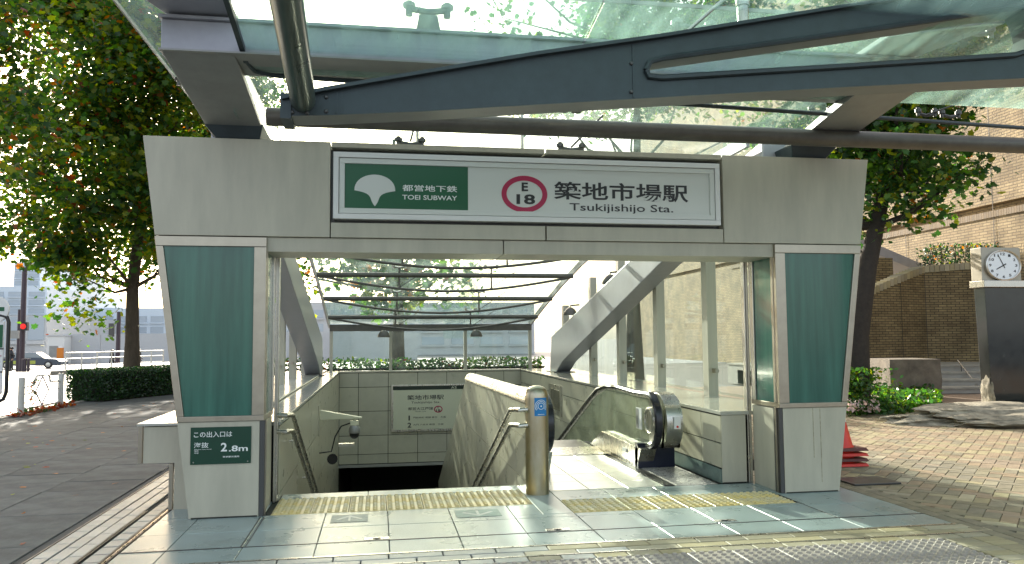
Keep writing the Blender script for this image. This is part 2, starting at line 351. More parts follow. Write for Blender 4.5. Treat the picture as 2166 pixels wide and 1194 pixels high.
# band of narrow pale pavers between pavement and platform
bd = MB().box(-2.52, -1.93, 3.5, 11.2, -.05, -.011).build('paver_band', JOINT, kind='structure')
pm = slabmesh(.100, .335, .03, .003).mesh('paver', PAVEL); pm2 = slabmesh(.118, .195, .03, .003).mesh('paver', PAVEL)
rows = ((-2.455, pm2, .2), (-2.33, pm, .34), (-2.22, pm, .34), (-2.05, pm2, .21))
for k, (x, me, L) in enumerate(rows):
    y = 5.6+.07*k
    while y < 10.9: piece('paver', me, (x, y+L/2, random.uniform(-.002, .001)), bd); y += L+.008
MB().box(-2.53, -2.518, 3.5, 11.2, -.02, .004).build('edging_strip', STEELD, bd)
for x in (-2.155, -2.135, -1.975, -1.955, -1.935): MB().box(x-.004, x+.004, 3.5, 8.0, -.02, .004).build('slot_rail', STEEL if x > -1.97 and x < -1.95 else STEELD, bd)

# ---------------------------------------------------------------- granite platform with slabs
pf = MB().box(-1.925, 4.83, 3.5, 8.54, -.05, -.012)
pf.box(-1.925, -1.03, 8.54, 11, -.05, -.0121); pf.box(3.75, 4.83, 8.54, 22, -.05, -.0121)
pf = pf.build('platform_floor', JOINT, kind='structure')
def slab(x0, x1, y0, y1, m, parent, name='granite_slab', g=.006):
    piece(name, slabmesh(x1-x0-g, y1-y0-g, .03, .003).mesh(name, m), ((x0+x1)/2, (y0+y1)/2, random.uniform(-.0015, .0005)), parent)
jx = [-1.925, -1.59, -1.03, -.47, .09, .65, 1.21, 1.77, 2.33, 2.89, 3.45, 4.0, 4.42, 4.83]
for a, b in zip(jx, jx[1:]):
    slab(a, b, 6.085, 6.455, GRAN, pf); slab(a, b, 6.47, 6.99, GRAN, pf)
    slab(a, b, 6.99, 7.56 if b < 1.3 or a > 3.9 else 7.115, GRAN, pf)
slab(1.48, 1.77, 7.115, 8.53, GRAN, pf); slab(1.21, 1.48, 7.115, 7.56, GRAN, pf)
for a, b in ((-1.925, -1.5), (-1.5, -1.03)): slab(a, b, 7.56, 8.2, GRAN, pf)
for a, b in ((4.0, 4.42), (4.42, 4.83)): slab(a, b, 7.56, 8.2, GRAN, pf); slab(a, b, 8.2, 8.9, GRAN, pf)
for a, b in ((1.77, 2.33), (2.33, 2.89), (2.89, 3.45), (3.45, 3.99)): slab(a, b, 7.68, 8.15, GRAN, pf)
for a, b in ((-.97, -.1), (-.1, 1.1), (1.1, 1.48)): slab(a, b, 8.28, 8.54, GRAN, pf)
# thin metal strips laid in the platform (drain slot, gate track edges)
for x0, x1, y0, y1 in ((-1.92, 4.83, 6.456, 6.468), (-1.05, -1.04, 6.47, 7.5), (-1.015, -1.005, 6.47, 7.5), (3.985, 3.995, 6.47, 7.5)):
    MB().box(x0, x1, y0, y1, -.02, .003).build('metal_strip', STEELD, pf)
for (u, v) in ((797, 1140), (1180, 1121), (1533, 1102)):       # little recessed lift covers in the drain slot
    p = ZP(u, v); h = MB().box(p.x-.10, p.x+.10, p.y-.035, p.y+.035, .001, .004).build('drain_cover', STEEL, pf)
    MB().tube([(p.x-.03, p.y, .006), (p.x, p.y-.02, .008), (p.x+.03, p.y, .006)], .004, 5).build('lift_ring', STEELD, h)

# tactile tiles ------------------------------------------------------------
def dome_tile(w, n, m, name, r=.022, h=.006, long=1.35):
    b = slabmesh(w-.006, w-.006, .03, .003); s = w/n
    for i in range(n):
        for j in range(n):
            x, y = -w/2+s*(i+.5), -w/2+s*(j+.5); bb = len(b.v); q = 8
            for rr, hh in ((r, 0), (r*.65, h)):
                for k in range(q): a = 2*math.pi*k/q; b.v.append((x+rr*long*math.cos(a), y+rr*math.sin(a), hh))
            for k in range(q): b.f.append((bb+k, bb+(k+1) % q, bb+q+(k+1) % q, bb+q+k)); b.m.append(0)
            b.f.append(tuple(bb+q+k for k in range(q))); b.m.append(0)
    return b.mesh(name, m)
TY = dome_tile(.35, 5, YELLOW, 'tactile_tile', r=.0175, h=.016)
for i in range(7):
    for j in range(2): piece('tactile_tile', TY, (-.97+.175+.35*i, 7.56+.18+.355*j, 0), pf)
TY2 = dome_tile(.275, 4, YELLOW, 'tactile_tile', r=.02, h=.012)
for i in range(8):
    for j in range(2): piece('tactile_tile', TY2, (1.77+.1375+.275*i, 7.115+.14+.285*j, 0), pf)
# faded direction arrows printed on the floor
def arrow(u0, v0, u1, v1, m, up_):
    a, b = ZP(u0, v1), ZP(u1, v0); t = MB(); x0, x1, y0, y1 = a.x, b.x, a.y, b.y; cx = (x0+x1)/2; w = x1-x0; h = y1-y0
    base = MB().box(x0, x1, y0, y1, .0015, .003).build('arrow_plate', m, pf)
    s = 1 if up_ else -1; yc = (y0+y1)/2; z = .0034
    t.add([(cx-.03*w, yc-s*.36*h, z), (cx+.03*w, yc-s*.36*h, z), (cx+.03*w, yc+s*.2*h, z), (cx-.03*w, yc+s*.2*h, z)], [(0, 1, 2, 3)])
    t.add([(cx, yc+s*.38*h, z), (cx-.36*w, yc-s*.1*h, z), (cx-.30*w, yc-s*.2*h, z), (cx, yc+s*.2*h, z), (cx+.30*w, yc-s*.2*h, z), (cx+.36*w, yc-s*.1*h, z)], [(0, 1, 2, 3), (0, 3, 4, 5)])
    t.build('arrow_print', FADE_L, base)
FADE_G = mat('faded_green_print', (.20, .31, .27), .5, var=.35, scale=14); FADE_L = mat('faded_light_print', (.5, .55, .5), .5, var=.3, scale=16)
FADE_D = mat('worn_grey_print', (.17, .24, .23), .5, var=.45, scale=18)
arrow(698, 1088, 779, 1107, FADE_D, True); arrow(967, 1077, 1052, 1096, FADE_G, False)

# steel landing in front of the escalator
lp = MB().box(1.78, 3.6, 8.16, 12.0, -.05, -.012).build('escalator_landing', JOINT, kind='structure')
PLATE = mat('worn_steel_plate', (.62, .62, .60), .34, .9, var=.15, scale=6, bump=.1, bscale=200, objvar=.05)
for i in range(3):
    for j in range(5):
        if j < 4 or i < 3: slab(1.78+.42*i, 1.78+.42*(i+1), 8.17+.47*j, 8.17+.47*(j+1), PLATE, lp, 'floor_plate')
CHEQ = mat('ribbed_steel_mat', (.40, .39, .36), .45, .8, var=.2, scale=9, bump=.3, bscale=220)
MB().box(3.16, 3.64, 8.17, 10.5, -.03, .001).build('ribbed_mat', CHEQ, lp)
g = MB()
for i in range(9): g.box(3.045+i*.013+i*.0, 3.05+i*.013, 8.2, 10.4, -.012, .004)
g.build('groove_strip', STEELD, lp)
rb = MB()
for i in range(46): rb.box(3.18, 3.62, 8.2+i*.05, 8.214+i*.05, .001, .005)
rb.build('rib', STEEL, lp, kind='stuff')
MB().box(1.85, 3.15, 10.55, 11.3, -.02, .003).build('comb_plate', STEEL, lp)

# ---------------------------------------------------------------- forecourt rows of brick and studded tiles
fc = MB().box(-1.925, 5.32, 3.4, 6.08, -.05, -.0125).build('forecourt_paving', JOINT, kind='structure')
for y0, y1 in ((6.055, 6.08), (5.785, 5.80)): MB().box(-1.925, 4.85, y0, y1, -.02, .002).build('metal_strip', STEEL, fc)
def brickrow(y0, y1, x0, x1, L, off, m, par):
    me = slabmesh(L-.01, y1-y0-.01, .03, .004).mesh('brick', m); x = x0+off
    while x+L <= x1+.05: piece('brick', me, (x+L/2, (y0+y1)/2, random.uniform(-.002, .001)), par); x += L
def longrow(y0, y1, x1, L, off):
    me_ = [slabmesh(L-.01, y1-y0-.01, .03, .004).mesh('brick', q) for q in (PAVEL, PAVEY)]; x = -1.92-off
    while x < x1: piece('brick', me_[1 if x > 1.1+random.uniform(-.5, .5) else 0], (x+L/2, (y0+y1)/2, random.uniform(-.002, .001)), fc); x += L
for k, (y0, y1) in enumerate(((5.925, 6.05), (5.805, 5.92))): longrow(y0, y1, 4.75, .40, (k % 2)*.2)
longrow(5.66, 5.78, 4.75, .25, 0)
for k in range(3): brickrow(5.66-.12*(k+1), 5.66-.12*k, -1.9, .49, .25, (k % 2)*.12, PAVEL, fc)
TG = dome_tile(.352, 5, TACG, 'studded_tile', r=.021, h=.013, long=1.15)
for i in range(11):
    for j in range(4): piece('studded_tile', TG, (.5+.176+.352*i, 5.655-.176-.352*j, 0), fc)
for k in range(12): brickrow(5.655-.125*(k+1), 5.655-.125*k, 4.40, 4.86, .23, 0, PAVEY, fc)

# ---------------------------------------------------------------- clay paver plaza, herringbone
pz = MB().box(4.832, 45, 2, 24, -.05, -.0128).build('plaza_paving', mat('plaza_bed', (.25, .18, .125), .8, var=.3, scale=3), kind='structure')
b1 = slabmesh(.118, .25, .03, .004).mesh('brick', PAVEO)
for k in range(40):
    for c in range(2): piece('brick', b1, (4.9+c*.128, 4.4+.26*k+.13*c, random.uniform(-.002, .001)), pz)
L, Wd = .27, .135; cells = []
c45 = math.sqrt(.5)
for i in range(-140, 140):
    for j in range(-140, 140):
        k = (i-j) % 4
        if k not in (0, 3): continue
        # herringbone: horizontal bricks where (i-j)%4==0, vertical ones where 3
        if k == 0: cx, cy, rz = (i+1)*Wd, (j+.5)*Wd, 0
        else: cx, cy, rz = (i+.5)*Wd, (j+1)*Wd, math.pi/2
        cells.append((cx, cy, rz))
occ = []
th = R(45)
for cx, cy, rz in cells:
    x = 8+cx*math.cos(th)-cy*math.sin(th); y = 9+cx*math.sin(th)+cy*math.cos(th)
    if x < 5.14+.02 or y < 4.3 or y > 16.3 or x > 14: continue
    if y > 10.5 and x > 5.1+(y-3)*1.05: continue
    occ.append((x, y, rz+th))
occ.sort(key=lambda t: t[0]**2+t[1]**2)
def inview(x, y):
    d = Vector((x, y, 0))-EYEV; c = d.dot(fw); return c > 0 and abs(d.dot(rt)/c) < .66 and -d.dot(up)/c < .38
bo = slabmesh(L-.006, Wd-.006, .03, .004); mo = [bo.mesh('brick', q) for q in (PAVEO, PAVEO, PAVEY, PAVER)]; far = [MB(), MB()]; nb = 0
for x, y, a in occ:
    r_ = random.random(); sun_side = x > 7.4-(y-8)*.25  # redder bricks past the shadow edge, olive before it: sunlight painted by brick choice
    q = (0 if r_ < .55 else 2 if r_ < .75 else 3) if not sun_side else (3 if r_ < .7 else 2)
    if nb < 215 and inview(x, y): piece('brick', mo[q], (x, y, random.uniform(-.003, .001)), pz, a); nb += 1
    else:
        c, s = math.cos(a), math.sin(a); z = random.uniform(-.003, .001)
        far[0 if q in (0, 2) else 1].add([(x+px*c-py*s, y+px*s+py*c, z) for px, py in ((-L/2+.005, -Wd/2+.005), (L/2-.005, -Wd/2+.005), (L/2-.005, Wd/2-.005), (-L/2+.005, Wd/2-.005))], [(0, 1, 2, 3)], 0 if random.random() < .7 else 1)
far[0].build('farther_bricks', [PAVEO, PAVEY], pz, kind='stuff'); far[1].build('farther_clay_bricks', [PAVER, PAVEY], pz, kind='stuff')

# ================================================================ STAIRWELL WALLS
def panel(par, pts, d, m=BEIGE2, name='wall_tile'):
    return MB().ext(pts, d).build(name, m, par, bevel=0)
LW, RW, TZ, BY, SY = -.98, 3.70, .78, 20.5, 8.17
# left wall (faces +X)
lw = thing('stair_side_wall', (-1.3, 8.2, 0), 'beige tiled wall on the left of the stairs, in shade under a grey stone ledge', 'wall')
MB().box(-1.06, LW-.014, 8.24, BY, -6.2, TZ-.045).build('wall_core', JOINT, lw)
MB().box(-1.86, LW+.01, 8.24, BY+.3, TZ-.04, TZ).build('stone_ledge', mat('grey_ledge', (.33, .35, .33), .16, var=.1, scale=3), lw, bevel=.004)
ys_ = [8.26, 10.2, 12.2, 14.2, 16.2, 18.2, 20.48]
zs_ = [TZ-.05, .05, -.72, -1.5, -2.4, -3.4, -4.6]
for a, b in zip(ys_, ys_[1:]):
    for c, d in zip(zs_, zs_[1:]):
        panel(lw, [(LW-.014, a+.006, c-.006), (LW-.014, b-.006, c-.006), (LW-.014, b-.006, d+.006), (LW-.014, a+.006, d+.006)], (.014, 0, 0))
for (y, z, h) in ((9.6, .42, .14), (13.6, .25, .5)):
    MB().box(LW, LW+.012, y-.14, y+.14, z-h/2, z+h/2).build('access_door', BEIGE, lw, bevel=.003)
# back wall (faces the camera)
bw = thing('stair_back_wall', (1.4, 20.6, 0), 'olive beige tiled wall closing the stairwell above the dark passage opening', 'wall')
MB().box(LW-.02, 3.9, BY+.015, BY+.3, -1.62, TZ-.04).build('wall_core', JOINT, bw)
MB().box(LW-.06, 3.95, BY-.02, BY+.34, TZ-.04, TZ).build('coping', BEIGE, bw, bevel=.004)
xs_ = [LW, -.5]+[-.5+.75*k for k in range(1, 6)]+[3.72]; zz = [TZ-.045, .37, -.24, -.85, -1.32, -1.56]
for a, b in zip(xs_, xs_[1:]):
    for c, d in zip(zz, zz[1:]):
        panel(bw, [(a+.007, BY+.015, c-.007), (b-.007, BY+.015, c-.007), (b-.007, BY+.015, d+.007), (a+.007, BY+.015, d+.007)], (0, -.015, 0))
MB().box(LW, 3.9, BY-.03, BY+.3, -1.64, -1.575).build('lintel', CONC, bw)
# passage beyond, dark
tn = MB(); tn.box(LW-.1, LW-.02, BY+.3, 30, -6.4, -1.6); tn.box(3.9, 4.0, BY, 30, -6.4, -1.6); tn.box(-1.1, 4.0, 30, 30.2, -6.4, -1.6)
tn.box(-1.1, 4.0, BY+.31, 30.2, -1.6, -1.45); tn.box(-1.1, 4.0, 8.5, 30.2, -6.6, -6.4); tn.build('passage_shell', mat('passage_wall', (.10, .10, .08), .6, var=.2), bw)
# stairs
st = thing('staircase', (.25, 8.54, 0), 'grey granite stairs going down behind the yellow tactile tiles', 'stairs'); n = 34
sm = MB().box(-1.16, 1.16, 0, .40, -.18, 0).mesh('stair_step', STEPM)
for i in range(n): piece('stair_step', sm, (.25+.09, 8.56+.355*i, -.165*(i+1)+.0), st)
# centre wall
cw = thing('centre_wall', (1.62, 8.04, 0), 'beige tiled divider wall with a rounded steel cap between stairs and escalator', 'wall')
core = [(1.525, 8.1, .95), (1.525, 13.8, .92), (1.525, 20.4, -2.05), (1.525, 20.4, -6.2), (1.525, 8.1, -6.2)]
MB().ext(core, (.19, 0, 0)).build('wall_core', BEIGE, cw)
def top_z(y): return .94 if y < 13.8 else .92-(y-13.8)*.455
for side, x in ((-1, 1.525), (1, 1.715)):
    for k in range(20):
        y0, y1 = 8.12+.6*k, 8.12+.6*(k+1)
        if y1 > 20.3: break
        lv = [(.0, .36), (.36, .80), (.80, 1.4), (1.4, 2.3)]
        for a, b in lv:
            s0, s1 = [min(0, -(y-8.1)*.40) if True else 0 for y in (y0, y1)]
            p = [(x, y0+.005, max(-6, top_z(y0)-.03+(s0*.0)-a*1-.004-max(0, 0))), (x, y1-.005, top_z(y1)-.03-a-.004), (x, y1-.005, top_z(y1)-.03-b+.004), (x, y0+.005, top_z(y0)-.03-b+.004)]
            panel(cw, p, (side*.012, 0, 0))
cap = MB(); prof = [(math.cos(t), math.sin(t)) for t in [math.pi*k/10 for k in range(11)]]
A = [(1.62+.122*c, 8.1, .93+.115*s) for c, s in prof]; B = [(1.62+.122*c, 13.85, .87+.115*s) for c, s in prof]
cap.loft(A, B).build('rounded_cap', STEEL, cw, smooth=True)
po = MB().lathe([(.120, 0), (.120, .97), (.117, 1.02), (.104, 1.06), (.075, 1.09), (.03, 1.105), (.004, 1.107)], (1.62, 8.06, 0), 32).build('end_post', mat('stained_steel', (.50, .46, .36), .30, 1, var=.35, scale=3.5, stretch=(1, 1, .35), col2=(.34, .27, .12)), cw, smooth=True)
stk = tag(MB().loft([(1.62+.1215*math.sin(t)-.0, 8.06-.1215*math.cos(t), .80) for t in [R(-22+8.2*k) for k in range(9)]]+[(1.62+.1225*math.sin(t), 8.06-.1225*math.cos(t), .80) for t in [R(-22+8.2*k) for k in range(8, -1, -1)]],
    [(1.62+.1215*math.sin(t), 8.06-.1215*math.cos(t), .985) for t in [R(-22+8.2*k) for k in range(9)]]+[(1.62+.1225*math.sin(t), 8.06-.1225*math.cos(t), .985) for t in [R(-22+8.2*k) for k in range(8, -1, -1)]]).build('sticker', BLUE),
    'blue square sticker with white rings on the steel post', 'sticker')
def ringarc(r0, r1, a0, a1, cx, cz, n=24, z=0):
    m = MB(); 
    for k in range(n+1):
        t = a0+(a1-a0)*k/n; m.v += [tuple(curvepost(cx+r0*math.cos(t), cz+r0*math.sin(t))), tuple(curvepost(cx+r1*math.cos(t), cz+r1*math.sin(t)))]
    for k in range(n): m.f.append((2*k, 2*k+1, 2*k+3, 2*k+2)); m.m.append(0)
    return m
def curvepost(s, z): a = s/.1215+R(11); return Vector((1.62+.1232*math.sin(a), 8.06-.1232*math.cos(a), z))
for r0, r1 in ((.030, .035), (.045, .050), (.060, .065)): ringarc(r0, r1, R(-40 if r0 > .04 else -90), R(220 if r0 > .04 else 270), 0, .90).build('printed_ring', WTXT, stk)
ringarc(.0, .008, 0, 2*math.pi, 0, .90).build('printed_dot', WTXT, stk)
for k in range(6): ringarc(0, .0045, 0, 6.283, -.03+.012*k, .816, 6).build('printed_letter', WTXT, stk)
# right wall beside the escalator
rw = thing('escalator_side_wall', (3.85, 8.2, 0), 'sunlit beige tiled wall with polished ledge on the right of the escalator', 'wall')
MB().box(RW+.014, 3.98, SY+.015, BY+.1, -6.2, TZ-.045).build('wall_core', JOINT, rw)
MB().box(RW-.01, 5.0, SY-.012, BY+.3, TZ-.04, TZ).build('stone_ledge', mat('beige_ledge', (.42, .41, .35), .12, var=.1, scale=3), rw, bevel=.004)
MB().box(RW, 3.985, SY, SY+.014, .012, TZ-.044).build('end_panel', BEIGE, rw, bevel=.003)
MB().box(RW-.006, RW+.013, SY+.02, 11, .0, .15).build('skirting', mat('skirting_stone', (.16, .22, .2), .2, var=.2), rw)
ys_ = [8.19, 8.72, 9.45, 10.2, 11, 12, 13, 14, 15, 16, 17, 18, 19, 20.45]; zs_ = [TZ-.05, .43, .16]
zs2 = [TZ-.05, .43, -.1, -.75, -1.5, -2.4, -3.4]
for a, b in zip(ys_, ys_[1:]):
    zl = zs_ if b <= 11 else zs2
    for c, d in zip(zl, zl[1:]):
        panel(rw, [(RW+.014, a+.006, c-.006), (RW+.014, b-.006, c-.006), (RW+.014, b-.006, d+.006), (RW+.014, a+.006, d+.006)], (-.014, 0, 0))
wp = MB().box(RW-.012, RW-.001, 15.75, 17.0, -.02, .60).build('picture_frame', STEEL, rw); MB().box(RW-.016, RW-.0125, 15.95, 16.8, .08, .5).build('picture_pane', mat('dim_print', (.12, .11, .07), .2, var=.4), wp)
# low outer ledge wall left of the entrance
ow = thing('outer_ledge_wall', (-1.9, 8.0, 0), 'stepped beige panelled plinth left of the entrance with overhanging ledge', 'wall')
prof = [(-1.91, 8.0, 0), (-1.5, 8.0, 0), (-1.5, 8.0, .78), (-2.19, 8.0, .78), (-2.19, 8.0, .44), (-1.91, 8.0, .44)]
MB().ext(prof, (0, 12.6, 0)).build('plinth_panel', BEIGE, ow)
MB().box(-1.955, -1.92, 7.99, 8.03, 0, .432).build('corner_trim', BRONZE, ow); MB().box(-2.235, -2.2, 7.99, 8.03, .44, .79).build('corner_trim', BRONZE, ow)
MB().box(-2.25, -1.3, 7.98, 20.7, .79, .815).build('ledge_top', mat('pale_ledge', (.5, .5, .46), .2, var=.15, scale=6), ow, bevel=.004)

# handrails (two stacked tubes on brackets)
def handrail(x, side, label):
    t = thing('handrail', (x, 8.2, .8), label, 'handrail', 'stair handrails')
    for dz in (0, -.16):
        p = [(x+side*.10, 8.02, .86+dz), (x+side*.02, 8.0, .86+dz), (x, 8.12, .855+dz), (x, 8.45, .82+dz), (x, 20.2, .82+dz-.42*11.75)]
        MB().tube(p, .024, 10).build('rail', STEEL, t, smooth=True)
    for y in (9.0, 10.6, 12.2, 13.8, 15.4, 17, 18.6):
        z = .82-.42*(y-8.45)-.08; MB().tube([(x, y, z+.06), (x+side*.02, y, z-.01), (x+side*.09, y, z-.02)], .010, 6).build('bracket', STEEL, t)
    return t
handrail(-.87, -1, 'double steel handrail on the left stair wall, dark against the beige tiles')
handrail(1.41, 1, 'double steel handrail on the divider wall, running down right of the stairs')

# camera on wall bracket
sc = thing('security_camera', (-.95, 13.9, .3), 'beige security camera with dark lens hanging from a wedge bracket', 'camera')
br_ = [(LW, 13.75, .40), (LW, 13.75, .24), (-.28, 13.75, .245), (-.28, 13.75, .265)]
MB().ext(br_, (0, .14, 0)).build('bracket', CREAM, sc, bevel=.004)
MB().box(-.47, -.33, 13.75, 13.88, .13, .21).build('mount_block', CREAM, sc, bevel=.006); MB().tube([(-.4, 13.81, .2), (-.4, 13.81, .25)], .03, 10).build('stem', CREAM, sc)
MB().lathe([(.06, .11), (.095, .07), (.10, .0), (.09, -.02)], (-.4, 13.8, .02), 16).build('housing', UNDER, sc, smooth=True)
MB().lathe([(.085, .0), (.08, -.05), (.04, -.09), (.005, -.1)], (-.4, 13.8, 0), 16).build('dome_lens', BLACK, sc, smooth=True)
MB().tube([(-.47, 13.8, .17), (-.62, 13.8, .12), (-.72, 13.8, -.05), (-.78, 13.8, -.3), (LW, 13.8, -.32)], .012, 6).build('cable', BLACK, sc, smooth=True)
MB().box(-.66, -.40, 13.76, 13.86, -.22, -.17).build('loudspeaker_arm', STEEL, sc); MB().lathe([(.09, 0), (.06, .06), (.03, .12)], (-.76, 13.75, -.42), 12, 'Y').build('loudspeaker_horn', BLACK, sc, smooth=True)

# station sign board on the back wall
def B20(u0, v0, u1, v1, y=BY-.06): return pbox(u0, v0, u1, v1, y)
bs = thing('direction_board', (1.2, 20.45, 0), 'cream station board headed A2 on the back wall of the stairwell', 'sign')
x0, z0, x1, z1 = B20(827, 915, 1000, 812); MB().box(x0, x1, BY-.055, BY-.002, z0, z1).build('frame', STEEL, bs, bevel=.006)
MB().box(x0+.06, x1-.06, BY-.060, BY-.056, z0+.06, z1-.05).build('face', CREAM, bs); yb = BY-.0605
a = B20(831, 826, 992, 815); MB().box(a[0], a[2], yb-.003, yb, a[1], a[3]).build('header_band', mat('band_dark_green', (.006, .02, .012), .3), bs)
text('A2', B20(954, 822.5, 966, 817.5), yb-.004, CREAM, bs, .01)
text('築地市場駅', B20(861.5, 847, 939, 835), yb, INK, bs, .012); text('Tsukijishijo Sta.', B20(870, 855.5, 931, 848.5), yb, INK, bs, .004)
text('都営大江戸線', B20(863, 868.5, 916, 861), yb, INK, bs, .008); text('Oedo Line', B20(878, 872, 901, 869.3), yb, INK, bs)
text('1', B20(864, 890, 867, 879.5), yb, INK, bs, .0); text('門前仲町 両国 春日　方面', B20(874, 886, 943, 880.5), yb, INK, bs, .002)
text('for Monzen-nakacho, Ryogoku, Kasuga', B20(874, 889, 936, 887), yb, INK, bs)
text('2', B20(862, 905, 870, 894.5), yb, INK, bs, .02); text('大門 六本木 新宿　方面', B20(874, 901, 938, 895.5), yb, INK, bs, .002)
def ring(par, cx, cz, y, rx, rz, t, m, name='ring', n=40):
    q = MB()
    for k in range(n):
        an = 2*math.pi*k/n; c, s = math.cos(an), math.sin(an)
        q.v += [(cx+rx*c, y, cz+rz*s), (cx+(rx-t)*c, y, cz+(rz-t)*s), (cx+rx*c, y-.003, cz+rz*s), (cx+(rx-t)*c, y-.003, cz+(rz-t)*s)]
    for k in range(n):
        a_, b_ = 4*k, 4*((k+1) % n); q.f += [(a_+2, a_+3, b_+3, b_+2), (a_, b_, b_+2, a_+2), (a_+1, a_+3, b_+3, b_+1)]; q.m += [0]*3
    return q.build(name, m, par)
a = B20(918, 873.5, 936, 858.5); ring(bs, (a[0]+a[2])/2, (a[1]+a[3])/2, yb-.001, (a[2]-a[0])/2, (a[3]-a[1])/2, .025, MAG)
text('E', B20(925.5, 864.5, 928, 861), yb, INK, bs, .02); text('18', B20(922.5, 871, 931.5, 866), yb, INK, bs, .02)

# ================================================================ ESCALATOR
es = thing('escalator', (2.55, 9.2, 0), 'down escalator with black handrail, glass side and dark blue newel end', 'escalator')
def hprof(off=0):   # handrail centre line in the Y-Z plane, from newel bottom round the nose, along the flat, then down the slope
    pts = []; cy, cz, r = 9.12, .60, .32-off
    for k in range(11): t = R(275-k*17.5); pts.append((cy+r*math.cos(t), cz+r*math.sin(t)*1.0))
    pts += [(9.6, .905-off), (10.3, .925-off), (10.9, .905-off), (11.35, .83-off), (11.8, .66-off), (20, .66-off-.42*8.2)]
    return pts
def balustrade(x, side):
    b = MB(); hp = hprof()
    ring_ = []
    for i, (y, z) in enumerate(hp):
        y0, z0 = hp[max(i-1, 0)]; y1, z1 = hp[min(i+1, len(hp)-1)]; t = Vector((0, y1-y0, z1-z0)).normalized(); nrm = Vector((0, -t.z, t.y))
        ring_.append([Vector((x, y, z))+Vector((sx, 0, 0))+nrm*h for sx, h in ((-.045, -.02), (-.05, 0), (-.035, .022), (.035, .022), (.05, 0), (.045, -.02))])
    for q in ring_: b.v += [tuple(p) for p in q]
    for i in range(len(ring_)-1):
        for k in range(6): b.f.append((i*6+k, i*6+(k+1) % 6, (i+1)*6+(k+1) % 6, (i+1)*6+k)); b.m.append(0)
    b.build('handrail_belt', RUBBER, es, smooth=True)
    gp = hprof(.055); top = [(y, z) for y, z in gp]
    lowy = 20; base = [(9.05, .30), (9.5, .26), (10.9, .26), (11.6, .12), (20, .12-.42*8.4)]
    # steel track under belt
    b = MB(); tr = hprof(.035)
    b.tube([(x, y, z) for y, z in tr], .018, 6); b.build('belt_track', STEEL, es, smooth=True)
    # glass panes between joints
    upz = lambda y: .868 if y < 10.9 else (.868-.07*(y-10.9)/.45 if y < 11.35 else .80-(y-11.35)*.42)
    loz = lambda y: .27 if y < 10.9 else .27-(y-10.9)*.40
    cuts = [9.15, 9.72, 10.6, 11.7, 13.2, 14.7, 16.2, 17.7, 19.2]
    nose = [(x, 9.15, .27)]+[(x, 9.12+.265*math.cos(R(a)), .60+.265*math.sin(R(a))) for a in range(262, 84, -16)]
    MB().ext(nose, (.012, 0, 0)).build('nose_panel', STEEL, es)
    for a_, b_ in zip(cuts, cuts[1:]):
        pts = [(x, a_+.006, loz(a_)), (x, b_-.006, loz(b_)), (x, b_-.006, upz(b_))]+([(x, 10.9, .868)] if a_ < 10.9 < b_ else [])+[(x, a_+.006, upz(a_))]
        MB().ext(pts, (.012, 0, 0)).build('glass_pane', GL_ESC, es)
    # skirt and deck
    sk_ = [(x-.09, 9.38, .0), (x-.09, 10.9, .0), (x-.09, 20, -.42*9.1), (x-.09, 20, .27-.40*9.1), (x-.09, 10.9, .27), (x-.09, 9.2, .25)]
    MB().ext(sk_, (.20, 0, 0)).build('skirt_panel', STEEL, es, bevel=.006)
    # inspection disc on the newel
    MB().lathe([(.155, 0), (.155, -.012), (.14, -.02), (.13, -.02), (.13, -.012), (.004, -.012)], (x-.001, 9.14, .60), 28, 'X').build('newel_disc', STEEL, es, smooth=True)
balustrade(3.22, 1); balustrade(1.93, -1)
MB().box(3.13, 3.60, 9.32, 9.44, .0, .30).build('plinth', mat('recess_dark_blue', (.006, .010, .03), .3), es)  # near-black block painted in for the shaded recess between newel and wall
MB().ext([(3.34, 9.0+.02, .28)]+[(3.34, 9.22+.36*math.cos(R(a)), .58+.34*math.sin(R(a))) for a in range(245, 85, -16)]+[(3.34, 9.5, .92), (3.34, 9.5, .28)], (.20, 0, 0)).build('newel_housing', STEEL, es, smooth=True, bevel=.01)
MB().box(3.42, 3.50, 8.845, 8.856, .52, .66).build('key_panel', WHITE, es); MB().lathe([(.016, 0), (.012, -.012)], (3.46, 8.85, .545), 10, 'Y').build('stop_button', RED, es)
sg = MB().box(3.195, 3.205, 9.36, 9.56, .46, .72).build('notice', WHITE, es); sg['label'] = 'small grey and white safety notice on the glass'
MB().box(3.19, 3.194, 9.47, 9.55, .47, .71).build('notice_figure', UNDER, es)
for x in (3.10, 2.06): MB().box(x-.003, x+.003, 9.7, 10.9, .01, .022).build('brush_strip', YELLOW, es)
em = MB().box(-.53, .53, 0, .42, -.2, 0).mesh('escalator_step', mat('step_metal', (.2, .2, .2), .35, .8, stretch=(60, 1, 1), var=.4, scale=3))
for i in range(24): piece('escalator_step', em, (2.58, 11.3+.40*i, -.168*max(0, i-1)-.0), es)
gl_slot = MB().box(3.118, 3.127, 9.75, 9.92, .13, .18).build('skirt_light', WHITE, es, bevel=.003)

